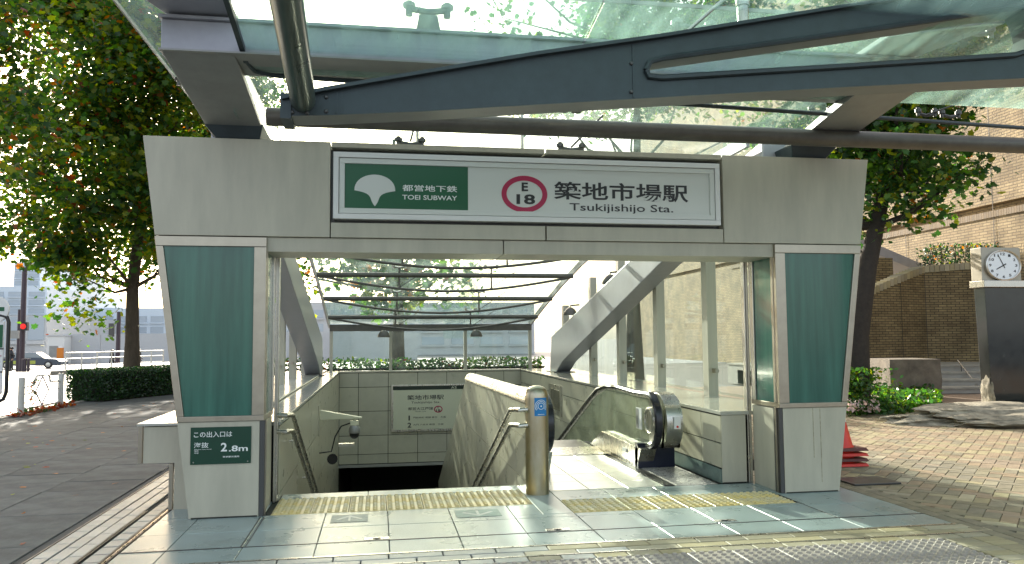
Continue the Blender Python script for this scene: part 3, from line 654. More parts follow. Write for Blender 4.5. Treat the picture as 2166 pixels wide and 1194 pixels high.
# ================================================================ ENTRANCE FRONT
FY = 7.54
def pillar(side, label):
    mx = (lambda x: x) if side < 0 else (lambda x: 3.02-x)
    t = thing('entrance_pillar', (mx(-1.36), 7.9, 0), label, 'pillar', 'pillars of the subway entrance')
    ox = lambda z: -1.67-.135*z
    def q(xa, xb, za, zb, ya, yb, name, m, bev=.004):
        # xa/xb may be functions of z
        f = lambda x, z: mx(x(z) if callable(x) else x)
        p = [(f(xa, za), ya, za), (f(xb, za), ya, za), (f(xb, za), yb, za), (f(xa, za), yb, za), (f(xa, zb), ya, zb), (f(xb, zb), ya, zb), (f(xb, zb), yb, zb), (f(xa, zb), yb, zb)]
        return MB().hexa(p).build(name, m, t, bevel=bev)
    q(ox, -1.07, .0, .86, FY, 8.16, 'base_panel', BEIGE)
    MB().box(min(mx(-1.65), mx(-1.08)), max(mx(-1.65), mx(-1.08)), FY-.004, FY+.02, 0, .012).build('base_joint', JOINT, t)
    # glazed light box: frame members and teal glass
    q(lambda z: ox(z), -1.03, .862, .91, FY-.012, 8.15, 'frame_sill', BRONZE); q(lambda z: ox(z), -1.03, 2.46, 2.55, FY-.012, 8.15, 'frame_head', BRONZE)
    q(lambda z: ox(z), lambda z: ox(z)+.065, .911, 2.459, FY-.012, FY+.05, 'frame_stile', BRONZE); q(-1.14, -1.03, .911, 2.459, FY-.012, FY+.05, 'frame_stile', BRONZE)
    q(lambda z: ox(z)+.066, -1.141, .911, 2.459, FY+.008, FY+.02, 'teal_glass', TEAL, 0)
    q(lambda z: ox(z)+.004, lambda z: ox(z)+.012, .911, 2.459, FY+.052, 8.1, 'side_glass', TEAL, 0)
    q(lambda z: ox(z)+.1, -1.15, .911, 2.459, FY+.12, 8.1, 'inner_core', mat_core, 0)
    # reveal towards the opening
    q(-1.05, -1.035, .911, 2.459, FY+.10, 8.02, 'reveal_glass', TEAL, 0)
    q(-1.055, -1.025, .911, 2.459, FY+.051, FY+.099, 'frame_stile', BRONZE); q(-1.055, -1.02, .911, 2.459, 8.03, 8.12, 'frame_stile', STEEL)
    q(-1.069, -1.04, .0, .85, FY+.13, 8.15, 'reveal_panel', BEIGE)
    for k, (ya, m) in enumerate(((FY+.005, STEELD), (FY+.045, BRONZE), (FY+.085, STEELD))): q(-1.069, -1.025+.01*(k % 2), .0, .86, ya, ya+.034, 'gate_track', m, .002)
    for k in range(3): q(-1.02, -1.0, .0, 2.5, 8.14+.04*k, 8.155+.04*k, 'shutter_guide', STEELD if k % 2 else STEEL, 0)
    q(-1.02, -.985, .0, 2.5, 8.165, 8.24, 'end_trim', STEEL)
    return t
mat_core = mat('teal_core', (.03, .10, .09), .6, var=.4, scale=1.2, stretch=(5, 5, .2))
pillar(-1, 'beige tapered entrance pillar with teal glass and the sea level plate'); pillar(1, 'beige tapered entrance pillar with teal glass, traffic cones behind its foot')
RUST = mat('rust_streak', (.37, .33, .24), .8, var=.4, scale=20)
for (x, z0, z1) in ((4.42, .35, .855), (4.50, .10, .855)): MB().box(x-.004, x+.004, FY-.0015, FY+.003, z0, z1).build('rust_streak', RUST, bpy.data.objects['entrance_pillar.001'])
# fascia
fa = thing('fascia_beam', (1.51, 7.9, 3.0), 'wide beige fascia spanning both entrance pillars and holding the station sign', 'fascia')
oxf = lambda z: -1.67-.135*z
def fpan(xa0, xa1, xb0, xb1, z0, z1, y0=FY, y1=8.16, name='fascia_panel', m=BEIGE):
    MB().hexa([(xa0, y0, z0), (xb0, y0, z0), (xb0, y1, z0), (xa0, y1, z0), (xa1, y0, z1), (xb1, y0, z1), (xb1, y1, z1), (xa1, y1, z1)]).build(name, m, fa, bevel=.004)
fpan(oxf(2.56), oxf(3.475), -.46, -.46, 2.56, 3.475); fpan(3.50, 3.50, 3.02-oxf(2.56), 3.02-oxf(3.475), 2.56, 3.475)
MB().box(-.458, 3.498, FY+.12, 8.15, 2.56, 3.42).build('sign_recess', STEELD, fa)
for xa, xb in ((-.45, 1.62), (1.635, 3.49)):
    MB().box(xa, xb, FY, 8.16, 3.425, 3.475).build('top_capping', BEIGE, fa, bevel=.003)
    MB().box(xa, xb, FY, FY+.11, 2.56, 2.70).build('lower_panel', BEIGE, fa, bevel=.003)
MB().box(-1.06, 1.20, FY+.03, 8.15, 2.42, 2.555).build('soffit_panel', BEIGE, fa, bevel=.003); MB().box(1.21, 4.08, FY+.03, 8.15, 2.42, 2.555).build('soffit_panel', BEIGE, fa, bevel=.003)
# station sign
sg = thing('station_sign', (1.51, 7.5, 3.05), 'long white station sign with green panel and magenta ring above the entrance', 'sign')
SYY = FY-.03
x0, z0, x1, z1 = -.43, 2.735, 3.455, 3.375
for d, h, m in ((0, .0, WHITE), (.055, .012, SIGNW)):
    for a_ in ((x0+d, x1-d, z1-d-.05, z1-d), (x0+d, x1-d, z0+d, z0+d+.05), (x0+d, x0+d+.05, z0+d+.05, z1-d-.05), (x1-d-.05, x1-d, z0+d+.05, z1-d-.05)):
        MB().box(a_[0], a_[1], SYY+h, FY+.115, a_[2], a_[3]).build('frame', m, sg, bevel=.003)
MB().box(x0+.106, x1-.106, SYY+.03, FY+.11, z0+.106, z1-.106).build('face', SIGNW, sg); ys2 = SYY+.0295
def BS(u0, v0, u1, v1): return pbox(u0, v0, u1, v1, ys2)
a = BS(729, 463, 990, 347); MB().box(x0+.107, a[2], ys2-.003, ys2, z0+.107, z1-.107).build('green_panel', GREEN, sg); yg = ys2-.0035
c_ = YP(793, 403, ys2); top = YP(793, 370, ys2).z; bot = YP(794, 437, ys2).z; hw = YP(836, 403, ys2).x-c_.x
lg = MB(); pts = []
zc = c_.z-.005
for k in range(21): t = math.pi*k/20; pts.append((c_.x-hw*math.cos(t), yg, zc+(top-zc)*math.sin(t)**.9))
for k in range(1, 11): t = k/10; pts.append((c_.x+hw*(1-t)**1.0*(1-.55*math.sin(math.pi*t)*.9)+0, yg, zc-(zc-bot)*(t**1.9*.55+.45*t)*1.0*(1 if t > .0 else 0)+0))
for k in range(9, 0, -1): t = k/10; pts.append((c_.x-hw*(1-t)*(1-.55*math.sin(math.pi*t)*.9), yg, zc-(zc-bot)*(t**1.9*.55+.45*t)))
lg.v = [(p[0], p[1]-.002, p[2]) for p in pts]+[(c_.x, yg-.002, zc)]; n = len(pts)
lg.f = [(i, (i+1) % n, n) for i in range(n)]; lg.m = [0]*n; lg.build('leaf_emblem', SIGNW, sg)
text('都営地下鉄', BS(851, 407.5, 967, 391), yg, WTXT, sg, .012); text('TOEI SUBWAY', BS(851, 425, 967, 412.5), yg, WTXT, sg, .012)
a = BS(1061, 451, 1158, 371); ring(sg, (a[0]+a[2])/2, (a[1]+a[3])/2, ys2-.0005, (a[2]-a[0])/2, (a[3]-a[1])/2, .05, MAG, n=64)
text('E', BS(1103.5, 405, 1117, 386.5), ys2-.001, INK, sg, .03); text('18', BS(1092.5, 433, 1132, 411), ys2-.001, INK, sg, .03)
text('築地市場駅', BS(1172, 429, 1456, 384), ys2-.001, INK, sg, .016); text('Tsukijishijo Sta.', BS(1205, 455, 1424, 430), ys2-.001, INK, sg, .006)
# sea level plate on left pillar
pl = thing('sea_level_plate', (-1.4, 7.53, .6), 'dark green plate reading 2.8m on the lower part of the left pillar', 'sign')
yp = FY-.006; bp = lambda *q: pbox(*q, yp-.004)
a = bp(402, 984, 530.5, 916); b_ = pbox(402, 984, 530.5, 902, yp); MB().box(b_[0], b_[2], yp-.003, FY-.001, b_[1], b_[3]).build('plate', DGREEN, pl)
text('この出入口は', bp(410, 926.5, 491, 912), yp-.004, WTXT, pl, .006); text('海抜', bp(410, 948.5, 441, 936), yp-.004, WTXT, pl, .004)
text('2', bp(467, 955.5, 480, 937), yp-.004, WTXT, pl, .02); text('.8m', bp(484, 955.5, 524, 942), yp-.004, WTXT, pl, .016)
text('Above sea level', bp(410.5, 952.5, 447, 949.5), yp-.004, WTXT, pl); text('海拔', bp(410.5, 956, 420, 953.2), yp-.004, WTXT, pl); text('해발', bp(410.5, 960.5, 420, 957.5), yp-.004, WTXT, pl)
text('東京都交通局', bp(471, 968.5, 506, 964), yp-.004, WTXT, pl, .01)
for (u, v) in ((409, 979), (524, 976)): p = YP(u, v, yp); MB().lathe([(.007, 0), (.005, -.003)], (p.x, yp-.003, p.z), 8, 'Y').build('screw', STEEL, pl)

# ================================================================ STAIRWELL GLASS SHED
def rz_(y):   # curved roof line, falling towards the back
    k = [(7.2, 3.80), (9, 3.78), (11, 3.66), (13, 3.44), (15, 3.18), (17, 2.84), (19, 2.42), (20.9, 1.98)]
    for (a, p), (b, q) in zip(k, k[1:]):
        if y <= b: return p+(q-p)*(y-a)/(b-a)
    return k[-1][1]
rf = thing('curved_glass_roof', (1.4, 14, 2.5), 'curved glass roof over the stairwell, falling to the rear on steel tubes', 'roof')
yy = [8.2, 9.7, 11.7, 13.7, 15.7, 17.7, 19.4, 20.9]
for a_, b_ in zip(yy, yy[1:]):
    for xa, xb in ((-1.25, .40), (.41, 2.24), (2.25, 4.0)):
        m = MB(); ks = [a_+.01+(b_-a_-.02)*k/4 for k in range(5)]
        for p, q in zip(ks, ks[1:]): m.hexa([(xa, p, rz_(p)), (xb, p, rz_(p)), (xb, q, rz_(q)), (xa, q, rz_(q)), (xa, p, rz_(p)+.014), (xb, p, rz_(p)+.014), (xb, q, rz_(q)+.014), (xa, q, rz_(q)+.014)])
        # one closed strip
        m2 = MB(); m2.v = []
        for k in ks: m2.v += [(xa, k, rz_(k)), (xb, k, rz_(k)), (xb, k, rz_(k)+.014), (xa, k, rz_(k)+.014)]
        for i in range(4):
            o = 4*i
            for j in range(4): m2.f.append((o+j, o+(j+1) % 4, o+4+(j+1) % 4, o+4+j)); m2.m.append(0)
        m2.f += [(3, 2, 1, 0), (16, 17, 18, 19)]; m2.m += [0, 0]; m2.build('roof_pane', GL_ROOF, rf)
def spider(par, x, y, z, m=STEEL, s=1):
    q = MB(); q.tube([(x-.12*s, y, z-.03), (x, y, z-.05), (x+.12*s, y, z-.03)], .022*s, 8)
    for dx in (-.12*s, .12*s): q.tube([(x+dx, y, z-.07*s), (x+dx, y, z+.03)], .022*s, 8); q.tube([(x+dx, y, z-.02), (x+dx, y, z+.012)], .04*s, 10)
    return q.build('glass_clamp', m, par, smooth=True)
for y in yy[1:-1]:
    z = rz_(y)-.20
    MB().tube([(-1.2, y, z), (3.95, y, z)], .05, 10).build('cross_tube', PIPE, rf, smooth=True)
    arc = [(-1.2+5.15*k/16, y, z-.02-.30*math.sin(math.pi*k/16)) for k in range(17)]
    MB().tube(arc, .026, 8).build('bowed_rod', PIPE, rf, smooth=True)
    for x in (.40, 2.245):
        MB().tube([(x, y, z-.27), (x, y, rz_(y)-.04)], .018, 8).build('strut', PIPE, rf, smooth=True); spider(rf, x, y, rz_(y)-.0)
        MB().tube([(x, y, z-.25), (x+.6, y, rz_(y)-.05)], .008, 6).build('tie_rod', STEELD, rf)
for x in (-1.27, 4.02):
    b = MB(); ks = [8.0+(20.95-8.0)*k/16 for k in range(17)]
    for k in ks: z = rz_(k); b.v += [(x-.02, k, z-.10), (x+.02, k, z-.10), (x+.02, k, z+.03), (x-.02, k, z+.03)]
    for i in range(16):
        for j in range(4): b.f.append((4*i+j, 4*i+(j+1) % 4, 4*i+4+(j+1) % 4, 4*i+4+j)); b.m.append(0)
    b.f += [(3, 2, 1, 0), tuple(64+j for j in range(4))]; b.m += [0, 0]; b.build('edge_rail', LILAC, rf)
# leaning side beams
def side_beam(mxf, label):
    t = thing('side_beam', (mxf(-1.4), 18.5, .8), label, 'beam', 'beams along the stairwell sides')
    k = [(18.9, 18.2, .80, .80), (18.7, 17.6, 1.62, 1.05), (12.0, 11.2, 3.00, 2.68), (8.6, 8.2, 3.62, 3.30), (7.9, 7.9, 3.74, 3.50)]
    m = MB()
    for ya, yb_, zt, zb in k:
        y = (ya+yb_)/2; m.v += [(mxf(-1.62), yb_, zb), (mxf(-1.28), yb_, zb), (mxf(-1.28), ya, zt), (mxf(-1.62), ya, zt)]
    for i in range(len(k)-1):
        for j in range(4): m.f.append((4*i+j, 4*i+(j+1) % 4, 4*i+4+(j+1) % 4, 4*i+4+j)); m.m.append(0)
    m.f += [(3, 2, 1, 0), tuple(4*(len(k)-1)+j for j in range(4))]; m.m += [0, 0]
    m.build('box_girder', LILAC, t, bevel=.012); MB().box(min(mxf(-1.72), mxf(-1.2)), max(mxf(-1.72), mxf(-1.2)), 18.1, 19.0, TZ, TZ+.02).build('foot_plate', STEELD, t)
side_beam(lambda x: x, 'grey box girder leaning from the left stair ledge up to the fascia')
side_beam(lambda x: 2.86-x, 'grey box girder leaning from the escalator ledge up to the fascia')
# columns on both ledges with glass between
cm = MB().box(-.07, .07, -.09, .09, 0, 1).mesh('shaft', BEIGE)
for side, xc in ((-1, -1.70), (1, 4.55)):
    for k, y in enumerate((10.35, 12.35, 14.4, 16.4, 18.9)):
        h = rz_(y)-.05-TZ
        ordn = ['nearest', 'second', 'middle', 'fourth', 'rearmost'][k]
        if side > 0: lab = ordn+' beige column on the ledge beside the escalator'
        else: lab = ordn+' beige column on the ledge beside the stairs, left side'
        t = thing('ledge_column', (xc, y, TZ), lab, 'column', 'columns along the stairwell ledges')
        o = bpy.data.objects.new('shaft', cm); COL.objects.link(o); o.parent = t; o.scale = (1, 1, h)
        bk = MB().box(-.015, .015, -.16, -.09, .32, .38); bk.tube([(0, -.13, .35), (.0, -.22, .35)], .03, 8)
        o2 = bk.build('glass_bracket', BRONZE); o2.parent = t
gs = thing('glass_screen', (4.75, 14, .8), 'clear glass side screen outside the columns by the escalator', 'glass screen', 'stairwell glass side screens')
for a_, b_ in zip((8.3, 10.35, 12.35, 14.4, 16.4, 18.9), (10.35, 12.35, 14.4, 16.4, 18.9, 20.9)):
    MB().hexa([(4.72, a_+.01, TZ+.01), (4.732, a_+.01, TZ+.01), (4.732, b_-.01, TZ+.01), (4.72, b_-.01, TZ+.01), (4.72, a_+.01, rz_(a_)), (4.732, a_+.01, rz_(a_)), (4.732, b_-.01, rz_(b_)), (4.72, b_-.01, rz_(b_))]).build('glass_pane', GL_SIDE, gs)
copy_tree(gs, (-6.65, 0, 0), label='clear glass side screen outside the columns left of the stairs')
bg = thing('rear_glass_screen', (1.4, 20.8, .8), 'rear glass screen in a steel frame above the back wall', 'glass screen')
xs_ = (-1.2, .31, 2.26, 4.0)
for a_, b_ in zip(xs_, xs_[1:]):
    MB().box(a_+.04, b_-.04, 20.72, 20.734, TZ+.03, 1.80).build('glass_pane', GL_SIDE, bg)
for x in xs_: MB().box(x-.04, x+.04, 20.68, 20.78, TZ+.001, 1.84).build('mullion', BEIGE, bg)
MB().box(-1.24, 4.04, 20.66, 20.80, 1.80, 1.97).build('head_rail', PIPE, bg)
def flood(x, y, z, label):
    t = thing('floodlight', (x, y, z), label, 'floodlight', 'round floodlights under the glass roof')
    MB().lathe([(.04, .16), (.10, .12), (.15, .04), (.16, 0), (.16, -.02)], (x, y, z-.12), 18).build('lamp_hood', PIPE, t, smooth=True)
    MB().lathe([(.145, -.022), (.145, -.028)], (x, y, z-.12), 18).build('lamp_lens', mat_lens, t); MB().tube([(x, y, z+.02), (x, y, z+.08), (x+.22, y, z+.10)], .018, 6).build('arm', PIPE, t)
mat_lens = mat('lamp_lens', (.5, .5, .48), .15)
for x, y, z, l in ((.13, 20.3, 1.78, 'round floodlight on the left mullion of the rear glass screen'), (2.5, 20.3, 1.78, 'round floodlight on the right mullion of the rear glass screen'),
                   (4.35, 17.6, 2.25, 'rearmost round floodlight on the escalator side'), (4.35, 14.4, 2.75, 'middle round floodlight on the escalator side'), (4.35, 11.4, 2.95, 'foremost round floodlight on the escalator side')): flood(x, y, z, l)

# ================================================================ TOP GLASS PLATE, CROSS BEAM AND POSTS OVER THE FASCIA
tp = thing('top_glass_roof', (1.5, 7, 4.2), 'flat glass plate above the fascia carried by a pale cross beam and two leaning posts', 'roof')
XL, XR = -1.68, 4.88
MB().box(XL, XR, 6.32, 6.80, 3.86, 4.10).build('cross_beam', LILAC, tp, bevel=.006); MB().box(XL-.015, XR+.015, 6.28, 6.84, 4.101, 4.125).build('beam_top_plate', LILAC, tp)
MB().box(XL-.01, XR+.01, 6.29, 6.83, 3.845, 3.859).build('beam_bottom_plate', UNDER, tp)
for s in (-1, 1):
    f = (lambda x: x) if s < 0 else (lambda x: 3.2-x)
    a_ = [(f(XL), 6.34, 3.844), (f(XL+.55), 6.34, 3.844), (f(XL+.55), 6.80, 3.844), (f(XL), 6.80, 3.844)]
    b_ = [(f(-1.60), 7.56, 3.60), (f(-1.10), 7.56, 3.60), (f(-1.10), 8.1, 3.56), (f(-1.60), 8.1, 3.56)]
    MB().loft(a_, b_).build('leaning_post', UNDER, tp, bevel=.008)
    c_ = [(f(-1.62), 7.54, 3.62), (f(-1.08), 7.54, 3.62), (f(-1.08), 8.12, 3.62), (f(-1.62), 8.12, 3.62)]
    d_ = [(f(-1.50), 7.60, 3.476), (f(-1.12), 7.60, 3.476), (f(-1.12), 8.05, 3.476), (f(-1.50), 8.05, 3.476)]
    MB().loft(d_, c_).build('post_shoe', BLUESTEEL, tp, bevel=.01)
    MB().hexa([(f(-1.58), 6.5, 4.126), (f(-1.12), 6.5, 4.126), (f(-1.15), 5.98, 4.17), (f(-1.98), 5.62, 4.20), (f(-1.58), 6.5, 4.19), (f(-1.12), 6.5, 4.19), (f(-1.15), 5.98, 4.23), (f(-1.98), 5.62, 4.23)]).build('corner_arm', LILAC, tp, bevel=.02)
    spider(tp, f(-1.95), 5.9, 4.26, UNDER); spider(tp, f(-1.9), 8.3, 4.26, PIPE)
    MB().box(f(-1.28)-.008, f(-1.28)+.008, 7.2, 9.6, 3.63, 4.2).build('glass_fin', GL_ROOF, tp)
for a_, b_ in ((-2.05, .30), (.31, 2.66), (2.67, 5.05)):
    for c_, d_ in ((5.86, 7.6), (7.61, 9.6)): MB().box(a_, b_, c_, d_, 4.265, 4.28).build('roof_pane', GL_ROOF, tp)
for x in (.39, 2.70):
    MB().hexa([(x-.10, 6.29, 4.12), (x+.10, 6.29, 4.12), (x+.10, 6.34, 4.12), (x-.10, 6.34, 4.12), (x-.075, 6.29, 4.25), (x+.075, 6.29, 4.25), (x+.075, 6.34, 4.25), (x-.075, 6.34, 4.25)]).build('clamp_bracket', UNDER, tp); spider(tp, x, 6.31, 4.33, UNDER, 1.3)
MB().box(-2.06, 5.06, 5.845, 5.862, 4.255, 4.285).build('glass_edge_trim', UNDER, tp); MB().box(-2.065, -2.05, 5.86, 9.6, 4.255, 4.285).build('glass_edge_trim', UNDER, tp)
for u in (883, 1105): p = YP(u, 290, 8.0); MB().tube([(p.x, 8.0, 3.45), (p.x, 8.0, 4.25)], .016, 8).build('drop_rod', STEEL, tp)
for (u0, v0, u1, v1) in ((868, 300, 884, 240), (1208, 312, 1275, 245)):
    a_, b_ = YP(u0, v0, 8.0), YP(u1, v1, 8.0); MB().tube([a_, b_], .012, 6).build('tie_rod', STEELD, tp); spider(tp, a_.x, 8.0, a_.z+.02, STEELD)

# ================================================================ FRONT CANOPY (nearest the camera)
fcn = thing('front_glass_canopy', (4.5, 5.4, 3.0), 'large glass canopy on a dark tapered slotted beam and round pipes overhead', 'canopy')
by = 5.40
def gzc(y): return 3.80+.165*(6.85-y)
ue = lambda u, v, y=by-.12: (lambda p: (p.x, p.z))(YP(u, v, y))
topE = [(598, 214), (700, 194), (894, 161), (1135, 121), (1420, 80), (1800, 18), (2166, -34), (2500, -80)]
botE = [(603, 246), (700, 244), (894, 236), (1135, 222), (1420, 205), (1800, 184), (2166, 166), (2500, 152)]
hb = [(1366, 150), (1372, 163), (1400, 166), (1800, 141), (2145, 118), (2182, 106), (2194, 88)]; ht = [(1366, 150), (1374, 132), (1400, 125), (1800, 70), (2125, 22), (2174, 18), (2194, 48)]
def lerp(poly, u):
    for (a, p), (b, q) in zip(poly, poly[1:]):
        if a <= u <= b: return p+(q-p)*(u-a)/max(1e-6, b-a)
    return poly[-1][1] if u > poly[-1][0] else poly[0][1]
us = [598, 700, 894, 1135, 1250, 1366, 1372, 1380, 1400, 1600, 1800, 1950, 2085, 2125, 2145, 2174, 2182, 2194, 2300, 2500]
m = MB(); secs = []
for u in us:
    hole = 1366 <= u <= 2194
    vs = [lerp(botE, u), lerp(hb, u) if hole else None, lerp(ht, u) if hole else None, lerp(topE, u)]
    if hole and u in (1366,): vs[1] = vs[2] = 150
    if u == 2194: vs[1] = vs[2] = 70
    secs.append([None if v is None else ue(u, v) for v in vs])
def quadprism(a0, a1, b1, b0): # x,z corners -> closed prism in Y without inner faces handled by overlap of ends
    return [(a0[0], by-.12, a0[1]), (a1[0], by-.12, a1[1]), (b1[0], by-.12, b1[1]), (b0[0], by-.12, b0[1])]
vidx = {}
def V_(p, back):
    k = (round(p[0], 5), round(p[1], 5), back)
    if k not in vidx: vidx[k] = len(m.v); m.v.append((p[0], by+(.12 if back else -.12), p[1]))
    return vidx[k]
def face2(a, b, c, d):
    q = [p for i, p in enumerate((a, b, c, d)) if p not in (a, b, c, d)[:i]]
    if len(q) > 2: m.f.append(tuple(V_(p, 0) for p in q)); m.m.append(0); m.f.append(tuple(V_(p, 1) for p in reversed(q))); m.m.append(0)
def edgeq(a, b, mi=0):
    if a != b: m.f.append((V_(a, 0), V_(b, 0), V_(b, 1), V_(a, 1))); m.m.append(mi)
for s0, s1 in zip(secs, secs[1:]):
    if s0[1] is not None and s1[1] is not None:
        face2(s0[0], s1[0], s1[1], s0[1]); face2(s0[2], s1[2], s1[3], s0[3]); edgeq(s0[1], s1[1], 1); edgeq(s0[2], s1[2], 1)
    elif s1[1] is not None: face2(s0[0], s1[0], s1[1], s0[3]); face2(s0[3], s1[1], s1[3], s1[3])
    elif s0[1] is not None: face2(s0[0], s1[0], s1[3], s0[1]); face2(s0[1], s1[3], s0[3], s0[3])
    else: face2(s0[0], s1[0], s1[3], s0[3])
    edgeq(s0[0], s1[0], 1); edgeq(s0[3], s1[3])
edgeq(secs[0][0], secs[0][3]); edgeq(secs[-1][0], secs[-1][3])
m.build('tapered_beam', [BLUESTEEL, UNDER], fcn)
bt = MB().lathe([(.014, 0), (.014, -.012), (.008, -.016)], (0, 0, 0), 6, 'Y').mesh('bolt', STEELD)
for (u, v) in ((618, 222), (618, 238), (650, 240), (690, 206), (690, 236), (1335, 135), (1335, 195), (2230, 60), (2230, 130)): p = YP(u, v, by-.12); piece('bolt', bt, (p.x, by-.12, p.z), fcn)
for u in (712, 722, 1338):
    zt, zb = ue(u, lerp(topE, u)), ue(u, lerp(botE, u)); MB().box(zt[0]-.006, zt[0]+.006, by-.126, by-.1195, zb[1]+.01, zt[1]-.01).build('weld_seam', BLUESTEEL, fcn)
# projecting flange on top and lip round the slot
f = MB()
for u in us:
    p = ue(u, lerp(topE, u)); f.v += [(p[0], by-.17, p[1]-.0), (p[0], by+.17, p[1]), (p[0], by+.17, p[1]+.025), (p[0], by-.17, p[1]+.025)]
for i in range(len(us)-1):
    for j in range(4): f.f.append((4*i+j, 4*i+(j+1) % 4, 4*i+4+(j+1) % 4, 4*i+4+j)); f.m.append(0)
f.f += [(3, 2, 1, 0), tuple(4*(len(us)-1)+j for j in range(4))]; f.m += [0, 0]; f.build('top_flange', BLUESTEEL, fcn)
f = MB(); lp_ = [(u, v) for u, v in hb]+[(u, v) for u, v in reversed(ht[1:-1])]
L3 = [Vector((p[0], by-.135, p[1])) for p in [ue(u, v) for u, v in lp_]]; cen = sum(L3, Vector())/len(L3)
f.tube(L3+[L3[0]], .022, 6).build('slot_lip', BLUESTEEL, fcn, smooth=True)
# round tube running overhead from the beam tip
p0, p1 = YP(641, 215, 5.30), YP(606, 0, 3.86); d = (p1-p0)
tb = MB().tube([p0-d*.02, p1, p1+d*2.2], .083, 20).build('overhead_tube', mat('tube_paint', (.10, .13, .115), .3, .4, var=.15, scale=5), fcn, smooth=True)
MB().box(ue(600, 230)[0]-.02, ue(600, 230)[0]+.05, by-.14, by+.14, ue(600, 246)[1]-.02, ue(600, 208)[1]+.03).build('end_plate', BLUESTEEL, fcn)
a_, b_ = YP(700, 248, 7.2), YP(2166, 309, 7.2); dd = (b_-a_)/(b_.x-a_.x); a_ = a_-dd*(a_.x+1.3); 
MB().tube([(-1.0, 7.2, 3.60), (9.5, 7.2, 3.60)], .083, 18).build('long_pipe', PIPE, fcn, smooth=True)
q0, q1 = YP(560, 169, 6.72), YP(2166, 271, 7.05)
MB().tube([(-1.07, 5.6, gzc(5.6)), (-1.07, 6.5, gzc(6.5)), (-1.03, 6.66, gzc(6.66)), (-.9, 6.72, gzc(6.72)), (q1.x, 7.05, q1.z), (q1.x+2, 7.1, q1.z)], .02, 8).build('edge_pipe', BLUESTEEL, fcn, smooth=True)
MB().hexa([(-1.09, 1.5, gzc(1.5)-.02), (-1.05, 1.5, gzc(1.5)-.02), (-1.05, 6.5, gzc(6.5)-.02), (-1.09, 6.5, gzc(6.5)-.02), (-1.09, 1.5, gzc(1.5)+.03), (-1.05, 1.5, gzc(1.5)+.03), (-1.05, 6.5, gzc(6.5)+.03), (-1.09, 6.5, gzc(6.5)+.03)]).build('edge_trim', BLUESTEEL, fcn)
for xa, xb in ((-1.04, 1.6), (1.62, 4.3), (4.32, 7.2), (7.22, 10)):
    for ya, yb_ in ((1.5, 4.1), (4.12, 6.68)):
        MB().hexa([(xa, ya, gzc(ya)), (xb, ya, gzc(ya)), (xb, yb_, gzc(yb_)), (xa, yb_, gzc(yb_)), (xa, ya, gzc(ya)+.015), (xb, ya, gzc(ya)+.015), (xb, yb_, gzc(yb_)+.015), (xa, yb_, gzc(yb_)+.015)]).build('glass_pane', GL_FRONT, fcn)
# post, clamp and tie rods standing on the beam
p = YP(1572, 52, by); MB().tube([(p.x, by, p.z-.02), (p.x, by, p.z+.45)], .042, 14).build('post', STEEL, fcn, smooth=True); MB().tube([(p.x, by, p.z+.14), (p.x, by, p.z+.45)], .052, 14).build('post_sleeve', STEEL, fcn, smooth=True)
a_, b_ = YP(1448, 72, by), YP(1530, 0, by); MB().tube([a_, b_+(b_-a_)], .014, 8).build('tie_rod', STEEL, fcn, smooth=True)
for u, v in ((1290, 238), (1325, 238)): p = YP(u, v, 5.45); MB().lathe([(.05, .02), (.03, .0), (.03, -.09), (.05, -.10)], (p.x, 6.9, 3.80-.03), 10).build('pipe_hanger', STEEL, fcn, smooth=True)
for u, v in ((1960, 245), (2010, 248)): p = YP(u, v, 7.1); spider(fcn, p.x, 7.1, p.z+.05, STEELD, .8)
a_, b_ = YP(1958, 244, 7.0), YP(2110, 190, 6.6); MB().tube([a_, b_], .008, 6).build('tie_rod', STEELD, fcn)
for x in (9.3,): 
    cxx = YP(2440, 160, by).x; MB().tube([(cxx, 5.4, 0), (cxx, 5.4, YP(2440, 150, by).z-.02)], .13, 18).build('support_column', BLUESTEEL, fcn, smooth=True); MB().tube([(x, 7.2, 0), (x, 7.2, 3.6)], .12, 18).build('support_column', BLUESTEEL, fcn, smooth=True)

# ================================================================ TREES, HEDGES, PLANTS
PALM = [(0, -.5), (.18, -.34), (.46, -.30), (.36, -.06), (.52, .16), (.24, .20), (0, .52), (-.24, .20), (-.52, .16), (-.36, -.06), (-.46, -.30), (-.18, -.34)]
OVAL = [(0, -.5), (.24, -.15), (.2, .2), (0, .5), (-.2, .2), (-.24, -.15)]
def leaves(mb, pts, size, shape, weights, droop=.5, jit=.5):
    n = len(shape)
    for p in pts:
        s = size*random.uniform(1-jit, 1+jit); a = random.uniform(0, 6.283); nz = Vector((random.gauss(0, .55), random.gauss(0, .55)-.15, random.uniform(.15, 1))).normalized()
        t = nz.orthogonal().normalized(); b = nz.cross(t); c, sn = math.cos(a), math.sin(a); t, b = t*c+b*sn, b*c-t*sn
        base = len(mb.v); cup = random.uniform(-.15, .3)*s
        for x, y in shape: q = p+t*(x*s)+b*(y*s)-nz*(abs(x)*2*abs(x)*cup); mb.v.append((q.x, q.y, q.z))
        mb.f.append(tuple(range(base, base+n))); mb.m.append(random.choices(range(len(weights)), weights)[0])
